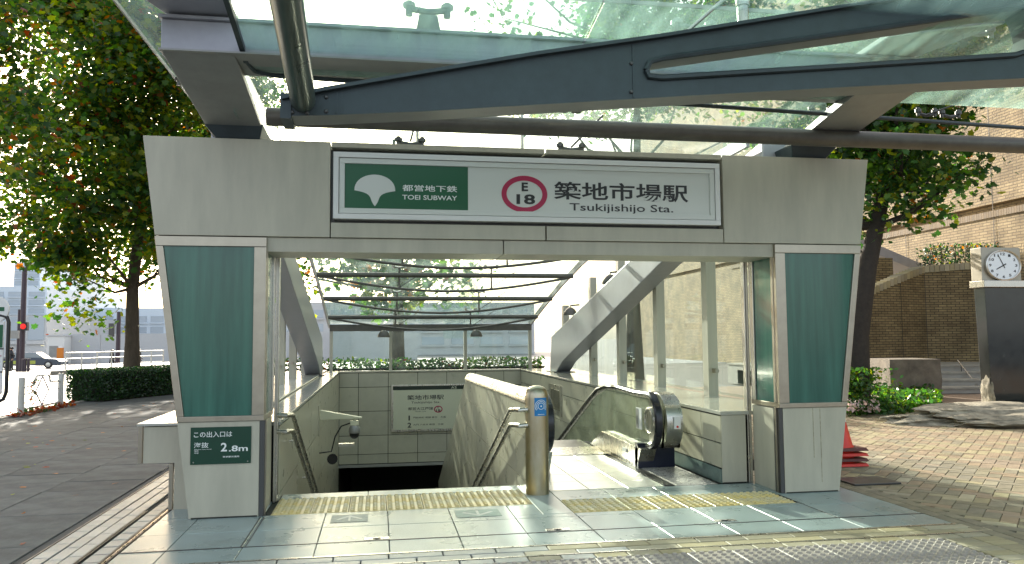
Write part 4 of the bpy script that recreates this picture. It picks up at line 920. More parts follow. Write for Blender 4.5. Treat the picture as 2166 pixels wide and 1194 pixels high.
def tree(loc, trunkpts, r0, crown_c, crown_r, nclu, nleaf, size, label, mats, weights, shape=PALM, lumps=1.0, bark=BARK, keep=None, cat='tree', group=None, clr=.85, name='plane_tree'):
    t = thing(name, loc, label, cat, group); rnd = random.Random(hash(label) % 999 if False else len(label)*7+int(abs(loc[0])*10))
    tp_ = [Vector(p) for p in trunkpts]; nseg = len(tp_); rad = [r0*(1-.75*i/(nseg-1)) for i in range(nseg)]
    rad[0] *= 1.25; MB().tube(tp_, rad, 12).build('trunk', bark, t, smooth=True)
    br = MB(); cr = MB(); C = Vector(crown_c); Rr = Vector(crown_r); cl = []
    tries = 0
    while len(cl) < nclu and tries < nclu*20:
        tries += 1; d = Vector((rnd.gauss(0, 1), rnd.gauss(0, 1), rnd.gauss(0, 1))).normalized(); k = rnd.random()**(1/2.6)
        p = C+Vector((d.x*Rr.x*k, d.y*Rr.y*k, d.z*Rr.z*k)); nn = noise.noise(p*.45/lumps+Vector((loc[0], 0, 0)))
        if nn < -.09 and k > .3: continue
        if keep and not keep(p): continue
        cl.append(p)
    for i, p in enumerate(cl):
        if i % 2 == 0:
            j = min(range(1, nseg), key=lambda q: (tp_[q]-p).length+abs(tp_[q].z-(p.z-1.0))*.8); a = tp_[j]; mid = (a+p)/2+Vector((rnd.uniform(-.3, .3), rnd.uniform(-.3, .3), -.25))
            br.tube([a, mid, p], [max(.03, rad[j]*.38), .04, .012], 6)
        R_ = clr*rnd.uniform(.7, 1.25); m_ = int(nleaf*rnd.uniform(.6, 1.3)); pts = []
        for _ in range(m_):
            d = Vector((random.gauss(0, .5), random.gauss(0, .5), random.gauss(0, .33)))*R_; pts.append(p+d)
        bias = noise.noise(p*.6); w = list(weights)
        if bias > .1 and len(w) > 3: w[2] *= 1.7; w[3] *= 2.2
        leaves(cr, pts, size, shape, w)
    br.build('limbs', bark, t, smooth=True); o = cr.build('crown', mats, t); return t
LM = [L_DK, L_MD, L_YG, L_OR, L_RD]
tree((-7.39, 25.6, 0), [(-7.39, 25.6, 0), (-7.41, 25.6, 1.6), (-7.44, 25.6, 3.2), (-7.29, 25.7, 5.5), (-7.39, 25.8, 8), (-7.49, 25.8, 11.5), (-7.49, 25.8, 15)], .23, (-7.94, 25.4, 8.7), (4.2, 3.6, 6.5), 260, 210, .155,
     'big street tree with broad green and orange leaves growing behind the clipped hedge', LM, [30, 40, 26, 2.5, 1.5], group='street trees on the pavement', clr=.95)
tree((-12.6, 17.2, 0), [(-12.6, 17.2, 0), (-12.6, 17.2, 3), (-12.4, 17.3, 6), (-12.3, 17.3, 10), (-12.3, 17.3, 12)], .24, (-10.6, 17.0, 8.0), (3.8, 3.2, 4.8), 200, 200, .13,
     'nearest street tree, its leaves filling the upper left corner of the picture', LM, [32, 40, 24, 2.5, 1.5], keep=lambda p: p.x < -6.6-(p.z-5)*.28 and p.z > 3.6, group='street trees on the pavement')
tree((-8.2, 41, 0), [(-8.2, 41, 0), (-8.2, 41, 4), (-8.1, 41, 8), (-8.1, 41, 14)], .25, (-8.4, 40.5, 11), (4.2, 3.6, 6.6), 110, 150, .23,
     'farther street tree behind the hedge tree, thinner crown with many orange leaves', LM, [30, 30, 22, 12, 6], group='street trees on the pavement', clr=1.15)
tree((.8, 33, 0), [(.8, 33, 0), (.8, 33, 3.5), (.6, 33, 7), (.6, 33, 10)], .25, (.0, 33, 5.4), (5.6, 3.0, 2.8), 60, 60, .30,  # mostly hidden crown, added to break up the sun on the floor
     'green street tree seen through the glass roof behind the stairwell', LM, [50, 36, 10, 3, 1], keep=lambda p: p.x < 5.2, clr=1.1)
# tree beside the brick building, right of the fascia
tree((9.6, 15.5, 0), [(9.9, 15.2, 0), (9.95, 15.1, 1.6), (10.15, 15.0, 3.0), (10.4, 15.0, 3.9), (10.62, 15.0, 4.7), (11.0, 15.0, 5.6), (11.3, 15, 6.8), (11.6, 15.1, 8.4)], .24, (11.2, 15.3, 6.3), (2.9, 2.0, 3.1), 150, 160, .12,
     'dark leaning tree with green foliage behind the right end of the fascia', [L_DK, L_MD, L_YG, L_OR], [60, 30, 9, 1], bark=BARKD, clr=.75, keep=lambda p: p.z > 3.7+max(0, (p.x-11.2))*.95, name='leaning_tree')
tree((8.0, 24, 0), [(8.0, 24, 0), (8, 24, 3), (8.2, 24, 7), (8.3, 24, 11)], .26, (8.4, 24, 10.8), (5.4, 3, 3.6), 120, 140, .17,
     'tall dense green tree seen through the overhead glass beyond the fascia', [L_DK, L_MD, L_YG, L_OR], [55, 34, 10, 1], clr=1.0, name='tall_tree', keep=lambda p: p.z > 8.3)
tree((-5.4, 30.5, 0), [(-5.4, 30.5, 0), (-5.4, 30.5, 2), (-5.4, 30.5, 4), (-5.4, 30.5, 6)], .2, (-5.0, 30.5, 4.9), (2.1, 2.2, 2.1), 34, 70, .20,  # unseen tree, added only to keep sun off the left pavement
     'small street tree at the far end of the hedge, behind the left pillar', LM, [46, 36, 10, 5, 3], group='street trees on the pavement', keep=lambda p: p.z < 7)
# hedge
hd = MB(); he0, he1 = Vector((-7.15, 22.3, 0)), Vector((-4.2, 28.3, 0)); hx = (he1-he0).normalized(); hn = Vector((hx.y, -hx.x, 0))
for k in range(30000):
    l = random.uniform(0, (he1-he0).length); w = random.choice((-1, 1, 0)); 
    if w == 0: off, z = random.uniform(0, 1.2), .80+random.gauss(0, .02)
    else: off, z = (0 if w < 0 else 1.2)+random.gauss(0, .03), random.uniform(.03, .82)
    if random.random() < .06: l = random.gauss(0, .03); off = random.uniform(0, 1.2); z = random.uniform(.03, .8)
    p = he0+hx*l-hn*off+Vector((0, 0, z)); z_ = 0
    hd.v += []; leaves(hd, [p], .062, OVAL, [70, 25, 5]) 
hg = thing('clipped_hedge', tuple(he0), 'low dark green clipped hedge along the road side of the pavement', 'hedge')
hd.build('leaves', [L_HG, L_DK, L_MD], hg)
MB().ext([he0+hx*.1-hn*.1, he1-hn*.1, he1-hn*1.1, he0+hx*.1-hn*1.1], (0, 0, .72)).build('twig_core', BARKD, hg)
# planting bed with flowers and ground cover beside the plaza
gc = MB()
for k in range(5200):
    u, v = random.uniform(1795, 1990), random.uniform(838, 878); p = ZP(u, v)
    if v < 848 and u > 1975 or (v > 872 and u > 1930): continue
    p.z = random.uniform(.02, .34)*(.6+.4*noise.noise(p*.9)+.3); leaves(gc, [p], .12, OVAL, [30, 60, 10])
tag(gc.build('ground_cover', [L_MD, L_BR, L_YG]), 'bright green leafy ground cover around the square stone block', 'plants')['kind'] = 'stuff'
fl = MB()
for k in range(700):
    u, v = random.uniform(1790, 1862), random.uniform(862, 884); p = ZP(u, v); p.z = random.uniform(.1, .32); leaves(fl, [p], .085, OVAL, [10, 55, 35])
tag(fl.build('flowers', [L_MD, L_FL, L_BR]), 'pale pink and white flowers at the front of the planting bed', 'flowers')['kind'] = 'stuff'
sb_ = MB()
for k in range(2600):
    p = Vector((9.55+random.gauss(0, .32), 14.9+random.gauss(0, .3), random.uniform(0, .95))); p.x += .3*noise.noise(p*2); leaves(sb_, [p], .09, OVAL, [40, 50, 10])
sh = thing('climbing_shrub', (9.55, 14.9, 0), 'narrow bright shrub against the dark tree foot beside the right pillar', 'shrub')
sb_.build('leaves', [L_MD, L_BR, L_YG], sh); MB().tube([(9.5, 14.9, 0), (9.55, 14.9, .6), (9.5, 14.9, 1.2)], .02, 6).build('stem', BARKD, sh)
# hedge behind the rear glass
rh = MB()
for k in range(9000):
    p = Vector((random.uniform(-3, 4.6), random.uniform(21.6, 22.4), random.uniform(.1, 1.05))); p.z += .12*noise.noise(p*1.5); leaves(rh, [p], .10, OVAL, [60, 30, 6, 3])
r_ = thing('rear_hedge', (.8, 22, 0), 'leafy hedge with a few red leaves behind the rear glass screen', 'hedge'); rh.build('leaves', [L_DK, L_MD, L_YG, L_RD], r_); MB().box(-3, 4.6, 21.75, 22.25, 0, .8).build('twig_core', BARKD, r_)

# ================================================================ BRICK COURT ON THE RIGHT
WY = 24.0
pa, pb, pc = YP(1955, 577, 24.0), YP(2240, 540, 21.6), YP(1790, 665, 23.0)
def brickwall(name, pts, z0, zt, label, th_=.35, cap=True):
    """wall of straight bays; local x runs along each bay so the coursing stays level"""
    t = thing(name, (pts[0][0], pts[0][1], z0), label, 'wall')
    for (x0, y0), (x1, y1), (h0, h1) in zip(pts, pts[1:], zip(zt, zt[1:])):
        Ln = math.hypot(x1-x0, y1-y0); ang = math.atan2(y1-y0, x1-x0)
        m = MB().hexa([(0, 0, 0), (Ln, 0, 0), (Ln, th_, 0), (0, th_, 0), (0, 0, h0-z0), (Ln, 0, h1-z0), (Ln, th_, h1-z0), (0, th_, h0-z0)])
        o = bpy.data.objects.new('wall_bay', m.mesh('wall_bay', BRW)); COL.objects.link(o); o.location = (x0, y0, z0); o.rotation_euler.z = ang; adopt(o, t)
        if cap:
            nb_ = max(2, int(Ln/.16)); w = Ln/nb_; c, s = math.cos(ang), math.sin(ang); cb = MB().box(.006, w-.006, -.03, th_+.03, -.0, .23).mesh('coping_brick', PAVEY)
            for k in range(nb_):
                z = h0+(h1-h0)*(k+.5)/nb_; o = piece('coping_brick', cb, (x0+c*w*k, y0+s*w*k, z+random.uniform(-.004, .004)), t, ang)
        j = MB().box(-.012, .012, -.004, .01, 0, h0-z0-.01).mesh('movement_joint', BLACK); o = bpy.data.objects.new('movement_joint', j); COL.objects.link(o); o.location = (x0, y0, z0); o.rotation_euler.z = ang; adopt(o, t)
    return t
mid = YP(1905, 612, 23.5)
brickwall('brick_wall', [(pc.x-1.0, 22.7), (mid.x, 23.5), (pa.x, 24.0), (pa.x+3.4, 23.2), (pa.x+6.0, 21.8)], .55, [2.2, 3.35, 3.72, 3.95, 4.0], 'curved olive brick wall with a sloping brick coping above the stone steps')
stp = thing('plaza_steps', (15, 20, 0), 'four long grey granite steps at the foot of the curved brick wall', 'steps')
for k in range(4):
    y = 19.6+k*.75; MB().hexa([(12.0, y, 0), (22, y-1.2, 0), (22, y+4, 0), (12.0, y+4, 0), (12.0, y, .17*(k+1)-.05), (22, y-1.2, .17*(k+1)-.05), (22, y+4, .17*(k+1)-.05), (12.0, y+4, .17*(k+1)-.05)]).build('riser', CONC, stp)
    MB().hexa([(11.97, y-.04, .17*(k+1)-.049), (22, y-1.24, .17*(k+1)-.049), (22, y+4, .17*(k+1)-.049), (11.97, y+4, .17*(k+1)-.049), (11.97, y-.04, .17*(k+1)), (22, y-1.24, .17*(k+1)), (22, y+4, .17*(k+1)), (11.97, y+4, .17*(k+1))]).build('tread', STEPM, stp)
# square stone block
sb = MB(); 
bmx = bmesh.new(); bmesh.ops.create_cube(bmx, size=1); bmesh.ops.subdivide_edges(bmx, edges=bmx.edges, cuts=9, use_grid_fill=True)
for v in bmx.verts:
    v.co = Vector((v.co.x*1.32, v.co.y*1.3, (v.co.z+.5)*1.0)); n_ = noise.noise(v.co*3.1)*.035; v.co += Vector((v.co.x, v.co.y, 0))*n_
me = bpy.data.meshes.new('stone_block'); bmx.to_mesh(me); bmx.free(); me.materials.append(STONE); me.polygons.foreach_set('use_smooth', [True]*len(me.polygons)); me.set_sharp_from_angle(angle=R(40))
o = bpy.data.objects.new('stone_block', me); COL.objects.link(o); o.location = (13.55, 18.7, -.02); o.rotation_euler.z = R(-8); tag(o, 'square rough brown stone block standing in front of the granite steps', 'stone')
def boulder(name, loc, rx, ry, rz, m, seed, sub=4, amp=.22, freq=1.3):
    b = bmesh.new(); bmesh.ops.create_icosphere(b, subdivisions=sub, radius=1)
    for v in b.verts:
        n_ = noise.fractal(v.co*freq+Vector((seed, 0, 0)), .9, 2.1, 5); v.co *= 1+amp*n_; v.co = Vector((v.co.x*rx, v.co.y*ry, v.co.z*rz))
    me = bpy.data.meshes.new(name); b.to_mesh(me); b.free(); me.materials.append(m); me.polygons.foreach_set('use_smooth', [True]*len(me.polygons)); me.set_sharp_from_angle(angle=R(30))
    o = bpy.data.objects.new(name, me); COL.objects.link(o); o.location = loc; return o
# clock monument on its rock
mo = thing('clock_monument', (12.6, 13.9, 0), 'leaning black polished stone monument carrying a round white clock', 'monument')
sx = .0
MB().hexa([(12.10, 13.7, .05), (13.5, 13.7, .05), (13.5, 13.95, .05), (12.10, 13.95, .05), (12.02, 13.66, 2.52), (13.5, 13.66, 2.52), (13.5, 13.95, 2.52), (12.02, 13.95, 2.52)]).build('polished_slab', POLISH, mo, bevel=.006)
ch = boulder('broken_edge', (12.09, 13.80, .36), .045, .16, .40, ROCKY, 4, 4, .35, 2.0); adopt(ch, mo)
MB().box(11.97, 13.2, 13.60, 14.0, 2.525, 2.66).build('clock_ledge', STEEL, mo, bevel=.01); MB().box(11.98, 12.86, 13.66, 13.95, 2.661, 3.32).build('clock_box', mat('clock_case', (.36, .34, .28), .4, .6, var=.1), mo, bevel=.01)
cx_, cz_ = 12.43, 2.96; CYF = 13.655
ck = MB().lathe([(.385, 0), (.385, -.05), (.365, -.06), (.35, -.05), (.35, -.03), (.003, -.03)], (cx_, CYF, cz_), 48, 'Y', sx=.80 if False else 1.0)
o = ck.build('clock', STEEL, mo, smooth=True); fc_ = MB().lathe([(.348, -.031), (.003, -.032)], (cx_, CYF, cz_), 48, 'Y').build('clock_face', mat('clock_white', (.75, .8, .82), .2), mo)
for q in (o, fc_):
    for v in q.data.vertices: v.co.z = cz_+(v.co.z-cz_)*.80; v.co.x = cx_+(v.co.x-cx_)*1.04
for h in range(1, 13):
    a = R(90-30*h); x, z = cx_+.285*1.02*math.cos(a), cz_+.225*math.sin(a); w = .03 if h < 10 else .055
    text(str(h), (x-w*.9, z-.026, x+w*.9, z+.026), CYF-.033, INK, mo, .02, 'numeral')
def hand(ang, ln, w, name, tail=.07):
    a = R(90-ang); d = Vector((math.cos(a), 0, math.sin(a)*.8)); s = Vector((-d.z, 0, d.x)).normalized()*w; c0 = Vector((cx_, CYF-.037, cz_))
    MB().ext([c0-d*tail-s, c0-d*tail+s, c0+d*ln+s*.6, c0+d*ln-s*.6], (0, -.004, 0)).build(name, INK, mo)
hand(238, .19, .012, 'hour_hand'); hand(337, .29, .008, 'minute_hand')
rb_ = boulder('rock_base', (11.9, 12.9, .06), 2.7, 1.0, .27, ROCKY, 9, 5, .30, 1.6); tag(rb_, 'flat rugged pale rock lying at the foot of the black monument', 'rock')
mo.location.x -= .25
# step handrail
hr = thing('step_handrail', (15.2, 20.4, .1), 'thin sloping metal handrail rising over the stone steps', 'handrail'); a_, b_ = YP(2084, 838, 19.2), YP(2025, 762, 21.2)
MB().tube([a_, b_], .022, 8).build('rail', STEEL, hr, smooth=True)
for k in (.05, .45, .85): p = a_+(b_-a_)*k; MB().tube([(p.x, p.y, max(0, p.z-.35)), p], .014, 6).build('post', STEELD, hr)
# planter twigs above the wall
tw = MB()
for k in range(5200):
    x = random.uniform(pa.x+.3, pa.x+6); y = 24.2-(x-pa.x)*.3+random.uniform(0, .8); p = Vector((x, y, random.uniform(3.7, 4.75+.25*noise.noise(Vector((x, 0, 0)))))); leaves(tw, [p], .10, OVAL, [70, 20, 6, 4])
pt = thing('planter_hedge', (pa.x+3, 24.3, 3.7), 'dark trimmed hedge growing on top of the curved brick wall', 'hedge'); tw.build('leaves', [L_HG, L_DK, L_YG, L_OR], pt)
sm_ = MB()
for k in range(60): x = random.uniform(pa.x+.3, pa.x+6); sm_.tube([(x, 24.3-(x-pa.x)*.3, 3.6), (x+random.uniform(-.15, .15), 24.4-(x-pa.x)*.3, 4.6)], .012, 4)
sm_.build('twigs', BARK, pt, kind='stuff')
# brick building
BX = 21.0
bb = thing('brick_building', (BX, 30, 0), 'tall tan brick building with a recessed ledge line, sunlit above the tree', 'building')
def bfacade(z0, z1, x, name='brick_facade'): MB().box(x, x+.5, 8, 62, z0, z1).build(name, BRB, bb)
zl = XP(2166, 417, BX).z
bfacade(0, zl-.24, BX); MB().box(BX+.22, BX+.5, 8, 62, zl-.239, zl-.001).build('shadow_recess', BRB, bb); bfacade(zl, zl+5.2, BX-.02); MB().box(BX+.2, BX+.5, 8, 62, zl+5.201, zl+5.43).build('shadow_recess', BRB, bb); bfacade(zl+5.431, zl+16, BX-.02)
cs = MB().box(0, .18, 0, .10, 0, .22).mesh('soldier_brick', PAVER)
for k in range(280): piece('soldier_brick', cs, (BX-.045, 13+.112*k, zl-.47), bb)
for y in (14.5, 19, 23.8, 28.4, 33, 38): MB().box(BX-.024, BX-.021, y-.012, y+.012, 0, zl+5.2).build('movement_joint', BLACK, bb)
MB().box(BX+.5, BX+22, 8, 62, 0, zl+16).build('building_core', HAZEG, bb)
# low canopy roof and pier in the court
lc = thing('lean_to_roof', (18, 27, 4), 'grey metal edged low roof sloping down behind the brick pier', 'roof'); a_, b_ = YP(1790, 490, 26.0), YP(1968, 566, 26.0)
MB().hexa([(a_.x, 26, a_.z-.35), (b_.x, 26, b_.z-.35), (b_.x, 30, b_.z-.35), (a_.x, 30, a_.z-.35), (a_.x, 26, a_.z), (b_.x, 26, b_.z), (b_.x, 30, b_.z), (a_.x, 30, a_.z)]).build('roof_edge', LILAC, lc)
a_, b_ = YP(1790, 545, 25.4), YP(1892, 640, 25.4)
pr = thing('brick_pier', (a_.x, 25.4, 0), 'square olive brick pier behind the sloping wall coping', 'pier'); o = MB().box(0, b_.x-a_.x, 0, .8, 0, a_.z).build('pier_shaft', BRW); o.location = (a_.x, 25.4, 0); adopt(o, pr)

# traffic cones, stacked
def cone(z, first):
    t = thing('traffic_cone', (5.62, 9.1, z), 'x', 'cone', 'stacked traffic cones behind the right pillar')
    MB().hexa([(5.32, 8.85, z), (5.92, 8.85, z), (5.92, 9.35, z), (5.32, 9.35, z), (5.34, 8.87, z+.035), (5.90, 8.87, z+.035), (5.90, 9.33, z+.035), (5.34, 9.33, z+.035)]).build('base', mat_cb if first % 2 else RED, t, bevel=.006)
    MB().lathe([(.20, z+.035), (.185, z+.05), (.06, z+.62), (.035, z+.70), (.02, z+.702)], (5.62, 9.1, 0), 24, sx=1.15).build('shell', RED, t, smooth=True)
    r_ = lambda h: .185-(h-.05)*.2193
    MB().lathe([(r_(.34)+.003, z+.34), (r_(.50)+.003, z+.50)], (5.62, 9.1, 0), 24, sx=1.15).build('reflective_band', WHITE, t, smooth=True); return t
mat_cb = mat('cone_base_dark', (.10, .02, .015), .5)
for k, w in enumerate(('lowest red traffic cone of the stack behind the right pillar', 'second lowest red traffic cone of the stack behind the right pillar', 'third red traffic cone up in the stack behind the right pillar', 'topmost red traffic cone of the stack behind the right pillar')):
    c = cone(.004+.062*k, k); c['label'] = w
# dark cover on the paving behind the pillar foot
tag(MB().box(5.0, 5.55, 7.75, 8.15, .002, .02).build('drain_cover', STEELD, bevel=.004), 'dark metal drain cover in the paving at the foot of the right pillar', 'cover')

# ================================================================ ROADSIDE ON THE LEFT
gr = thing('guard_rail', (-7.6, 19.7, 0), 'white pipe guard rail with a diamond ornament at the pavement edge', 'guard rail', 'pedestrian guard rails along the kerb')
W2 = mat('rail_white', (.62, .62, .58), .4, var=.12)
y0, y1 = 18.63, 20.77
for y in (y0, y1): MB().tube([(-7.61, y, 0), (-7.61, y, .82)], .065, 12).build('post', W2, gr, smooth=True)
X_ = -7.61; yc = (y0+y1)/2
fr_ = [(y0+.06, .60), (yc-.42, .64), (yc-.40, .76), (yc-.30, .82), (yc+.30, .82), (yc+.40, .76), (yc+.42, .66), (y1-.06, .64)]
MB().tube([(X_, y, z) for y, z in fr_], .022, 8).build('top_pipe', W2, gr, smooth=True)
MB().tube([(X_, y0+.08, .6), (X_, y0+.08, .2), (X_, y0+.2, .13), (X_, y1-.2, .13), (X_, y1-.08, .2), (X_, y1-.08, .62)], .022, 8).build('frame_pipe', W2, gr, smooth=True)
MB().tube([(X_, yc, .80), (X_, yc+.36, .47), (X_, yc, .15), (X_, yc-.36, .47), (X_, yc, .80)], .016, 8).build('diamond', mat('pinkish_grey', (.42, .38, .42), .4), gr)
MB().tube([(X_, y0+.08, .45), (X_, yc-.36, .47)], .012, 6).build('cross_bar', W2, gr); MB().tube([(X_, y1-.08, .47), (X_, yc+.36, .47)], .012, 6).build('cross_bar', W2, gr)
vn = MB()
for k in range(160): vn_p = Vector((X_+random.gauss(0, .06), yc-.42+random.gauss(0, .05), random.uniform(.05, .75))); leaves(vn, [vn_p], .06, OVAL, [60, 20, 20])
for k in range(210): vn_p = Vector((X_+.05+random.gauss(0, .10), random.uniform(y0-.4, y1+.5), abs(random.gauss(0, .05))+.01)); leaves(vn, [vn_p], .09, PALM, [20, 15, 65])
tag(vn.build('fallen_leaves', [L_DK, L_OR, L_RD]), 'red dry leaves and a thin creeper at the foot of the diamond guard rail', 'leaves')['kind'] = 'stuff'
g2 = copy_tree(gr, (-.0, 3.9, 0), label='white pipe guard rail standing at the corner of the clipped hedge'); g2.location = (-7.45, 22.55+1.1, 0); g2.rotation_euler.z = R(-26)
g3 = copy_tree(gr, (0, 0, 0), label='white pipe guard rail showing above the middle of the clipped hedge'); g3.location = (-6.2, 26.6, 0); g3.rotation_euler.z = R(-26)
# litter of fallen leaves on the pavement
lt = MB()
for k in range(130): p = Vector((random.uniform(-7.4, -2.6), random.uniform(6, 22), .004)); base = len(lt.v); leaves(lt, [p], .07, PALM, [20, 50, 30])
for i, v in enumerate(lt.v): lt.v[i] = (v[0], v[1], .005+max(0, (v[2]-.005))*.25 if v[2] > 0 else .005)
tag(lt.build('scattered_leaves', [L_YG, L_OR, L_RD]), 'sparse yellow and brown leaves lying on the grey pavement', 'leaves')['kind'] = 'stuff'
# bus stop sign
bst = thing('bus_stop_sign', (-6.9, 15, 0), 'bus stop post with a green and white timetable in a rounded black frame', 'bus stop')
e = YP(18, 700, 15).x; tz_, bz_ = YP(10, 668, 15).z, YP(5, 852, 15).z; w_ = 1.0
pth = [(e-w_, tz_-.1), (e-w_+.1, tz_), (e-.12, tz_), (e-.03, tz_-.03), (e, tz_-.12), (e, bz_+.18), (e-.04, bz_+.06), (e-.14, bz_), (e-w_+.1, bz_), (e-w_, bz_+.1), (e-w_, tz_-.1)]
MB().tube([(x, 15, z) for x, z in pth], .032, 10).build('frame', BLACK, bst, smooth=True)
MB().box(e-w_+.06, e-.07, 14.985, 15.015, bz_+.16, tz_-.10).build('board', WHITE, bst); MB().box(e-w_+.07, e-.08, 14.98, 14.984, bz_+.95, tz_-.16).build('green_panel', GREEN, bst)
for z in (bz_+.92, bz_+.52, bz_+.15): MB().box(e-w_+.05, e-.06, 14.975, 14.984, z, z+.02).build('divider', BLACK, bst)
MB().box(e-w_+.1, e-.09, 14.978, 14.984, bz_+.80, bz_+.812).build('red_line', MAG, bst)
for x in (e-w_+.05, e-.35): MB().tube([(x, 15.04, 0), (x, 15.04, bz_+.3)], .03, 8).build('leg', BLACK, bst)
c_ = YP(-12, 655, 15); MB().lathe([(.24, .02), (.24, -.02), (.22, -.024), (.003, -.024)], (c_.x, 15, c_.z), 28, 'Y').build('roundel', WHITE, bst); MB().box(c_.x-.02, c_.x+.17, 14.972, 14.975, c_.z-.03, c_.z+.04).build('roundel_print', GREEN, bst)
# traffic island and white rail
isl = MB(); a_, b_, c_, d_ = ZP(106, 792), ZP(372, 779), ZP(372, 770), ZP(112, 783)
MB().ext([(q.x, q.y, -.05) for q in (a_, b_, c_, d_)], (0, 0, .20)).build('traffic_island_kerb', CONC, kind='structure', bevel=.02)
ir = thing('island_rail', (a_.x, a_.y, .15), 'long white pipe rail standing on the traffic island', 'railing'); q0, q1 = ZP(138, 783, .15), ZP(345, 772, .15); n = 7
for k in range(n+1): p = q0+(q1-q0)*k/n; MB().tube([p, p+Vector((0, 0, .85))], .035, 8).build('post', W2, ir, smooth=True)
for z in (.85, .55, .2): MB().tube([q0+Vector((0, 0, z)), q1+Vector((0, 0, z))], .032 if z > .3 else .02, 8).build('rail', W2, ir, smooth=True)
# lamp posts, signals
DKP = mat('dark_post_paint', (.05, .035, .05), .4)
def post(u, v0, v1, y, r, name, label, cat, arm=None):
    p = YP(u, v1, y); z0 = gz(0, y)-.05; top = YP(u, v0, y); t = thing(name, (p.x, y, z0), label, cat)
    MB().tube([(p.x, y, z0), (p.x, y, top.z)], [r*1.2, r], 10).build('pole', DKP, t, smooth=True)
    if arm: MB().tube([(p.x, y, top.z), (p.x+.5, y, top.z+.9), (p.x+1.6, y, top.z+1.3)], r*.8, 8).build('arm', DKP, t, smooth=True); MB().box(p.x+1.4, p.x+2.5, y-.15, y+.15, top.z+1.24, top.z+1.38).build('lamp_head', DKP, t, bevel=.03)
    return t, p.x, z0
t, x, z0 = post(45, 575, 771, 62, .17, 'street_lamp', 'tall dark street lamp with the red pedestrian signal, left of the taxi', 'street lamp', True)
s_ = YP(50, 691, 61.6); sg_ = thing('traffic_signal', (s_.x, 61.6, s_.z), 'small lit red traffic signal fixed to the tall street lamp', 'traffic light')
MB().box(s_.x-.28, s_.x+.28, 61.5, 61.8, s_.z-.3, s_.z+.3).build('housing', BLACK, sg_); MB().lathe([(.2, 0), (.15, -.08), (.01, -.1)], (s_.x, 61.5, s_.z), 12, 'Y').build('red_lamp', LAMPR, sg_)
t, x, z0 = post(37, 655, 768, 60, .09, 'sign_post', 'thin dark post with a small grey sign box beside the tall street lamp', 'post'); p = YP(32, 709, 60); MB().box(p.x-.35, p.x+.3, 59.8, 60.0, p.z-.25, p.z+.3).build('sign_box', UNDER, t)
t, x, z0 = post(249, 660, 757, 70, .16, 'street_lamp', 'dark lamp post seen just left of the hedge tree trunk', 'street lamp')
p = YP(245, 700, 69.8); MB().box(p.x-.5, p.x-.1, 69.6, 69.8, p.z-.5, p.z+.6).build('signal_box', STEELD, t)
for k, u in enumerate((49, 53, 60)):
    p = YP(u, 774, 56); t = thing('bollard', (p.x, 56, -.5), ('left', 'middle', 'right')[k]+'most dark bollard of the three beside the walking man in black' if k != 1 else 'middle dark bollard of the three beside the walking man in black', 'bollard', 'dark bollards by the crossing')
    MB().tube([(p.x, 56, gz(0, 56)-.05), (p.x, 56, gz(0, 56)+.75)], .09, 10).build('shaft', DKP, t, smooth=True); MB().tube([(p.x, 56, gz(0, 56)+.75), (p.x, 56, gz(0, 56)+.80)], .11, 10).build('cap', DKP, t)
# car
def car(x, y, label):
    z = gz(0, y)-.05; t = thing('taxi', (x, y, z), label, 'taxi'); Lc = 5.6
    def pr_(pts, w, name, m, bv=.05): MB().ext([(x+px*Lc, y-w, z+pz) for px, pz in pts], (0, 2*w, 0)).build(name, m, t, bevel=bv)
    pr_([(-.5, .32), (.5, .28), (.5, .62), (.44, .80), (.24, .92), (-.40, .95), (-.5, .78)], .88, 'body', mat('taxi_dark', (.05, .07, .10), .2, .3, coat=.5))
    pr_([(-.40, .96), (.24, .93), (.12, 1.40), (-.24, 1.44)], .76, 'cabin', mat('car_glass', (.25, .3, .33), .04, .0, spec=1))
    pr_([(-.26, 1.441), (.12, 1.41), (.11, 1.45), (-.23, 1.49)], .74, 'roof', mat('car_roof', (.5, .52, .55), .1, .6))
    MB().box(x-.47*Lc, x+.12*Lc, y-.90, y-.881, z+.42, z+.72).build('side_band', mat('band_yellow_green', (.45, .5, .08), .3), t)
    for px in (-.30, .31):
        w = MB().lathe([(.34, 0), (.34, -.2), (.20, -.21)], (x+px*Lc, y-.72, z+.34), 20, 'Y').build('wheel', RUBBER, t); MB().lathe([(.2, -.212), (.05, -.225)], (x+px*Lc, y-.72, z+.34), 14, 'Y').build('hubcap', STEEL, w)
    for dy in (-.6, .6): MB().box(x+.498*Lc, x+.503*Lc, y+dy-.15, y+dy+.15, z+.55, z+.70).build('headlight', WHITE, t)
p = YP(62, 757, 78); car(p.x+.2, 78, 'dark taxi with a yellow green side band waiting across the road')
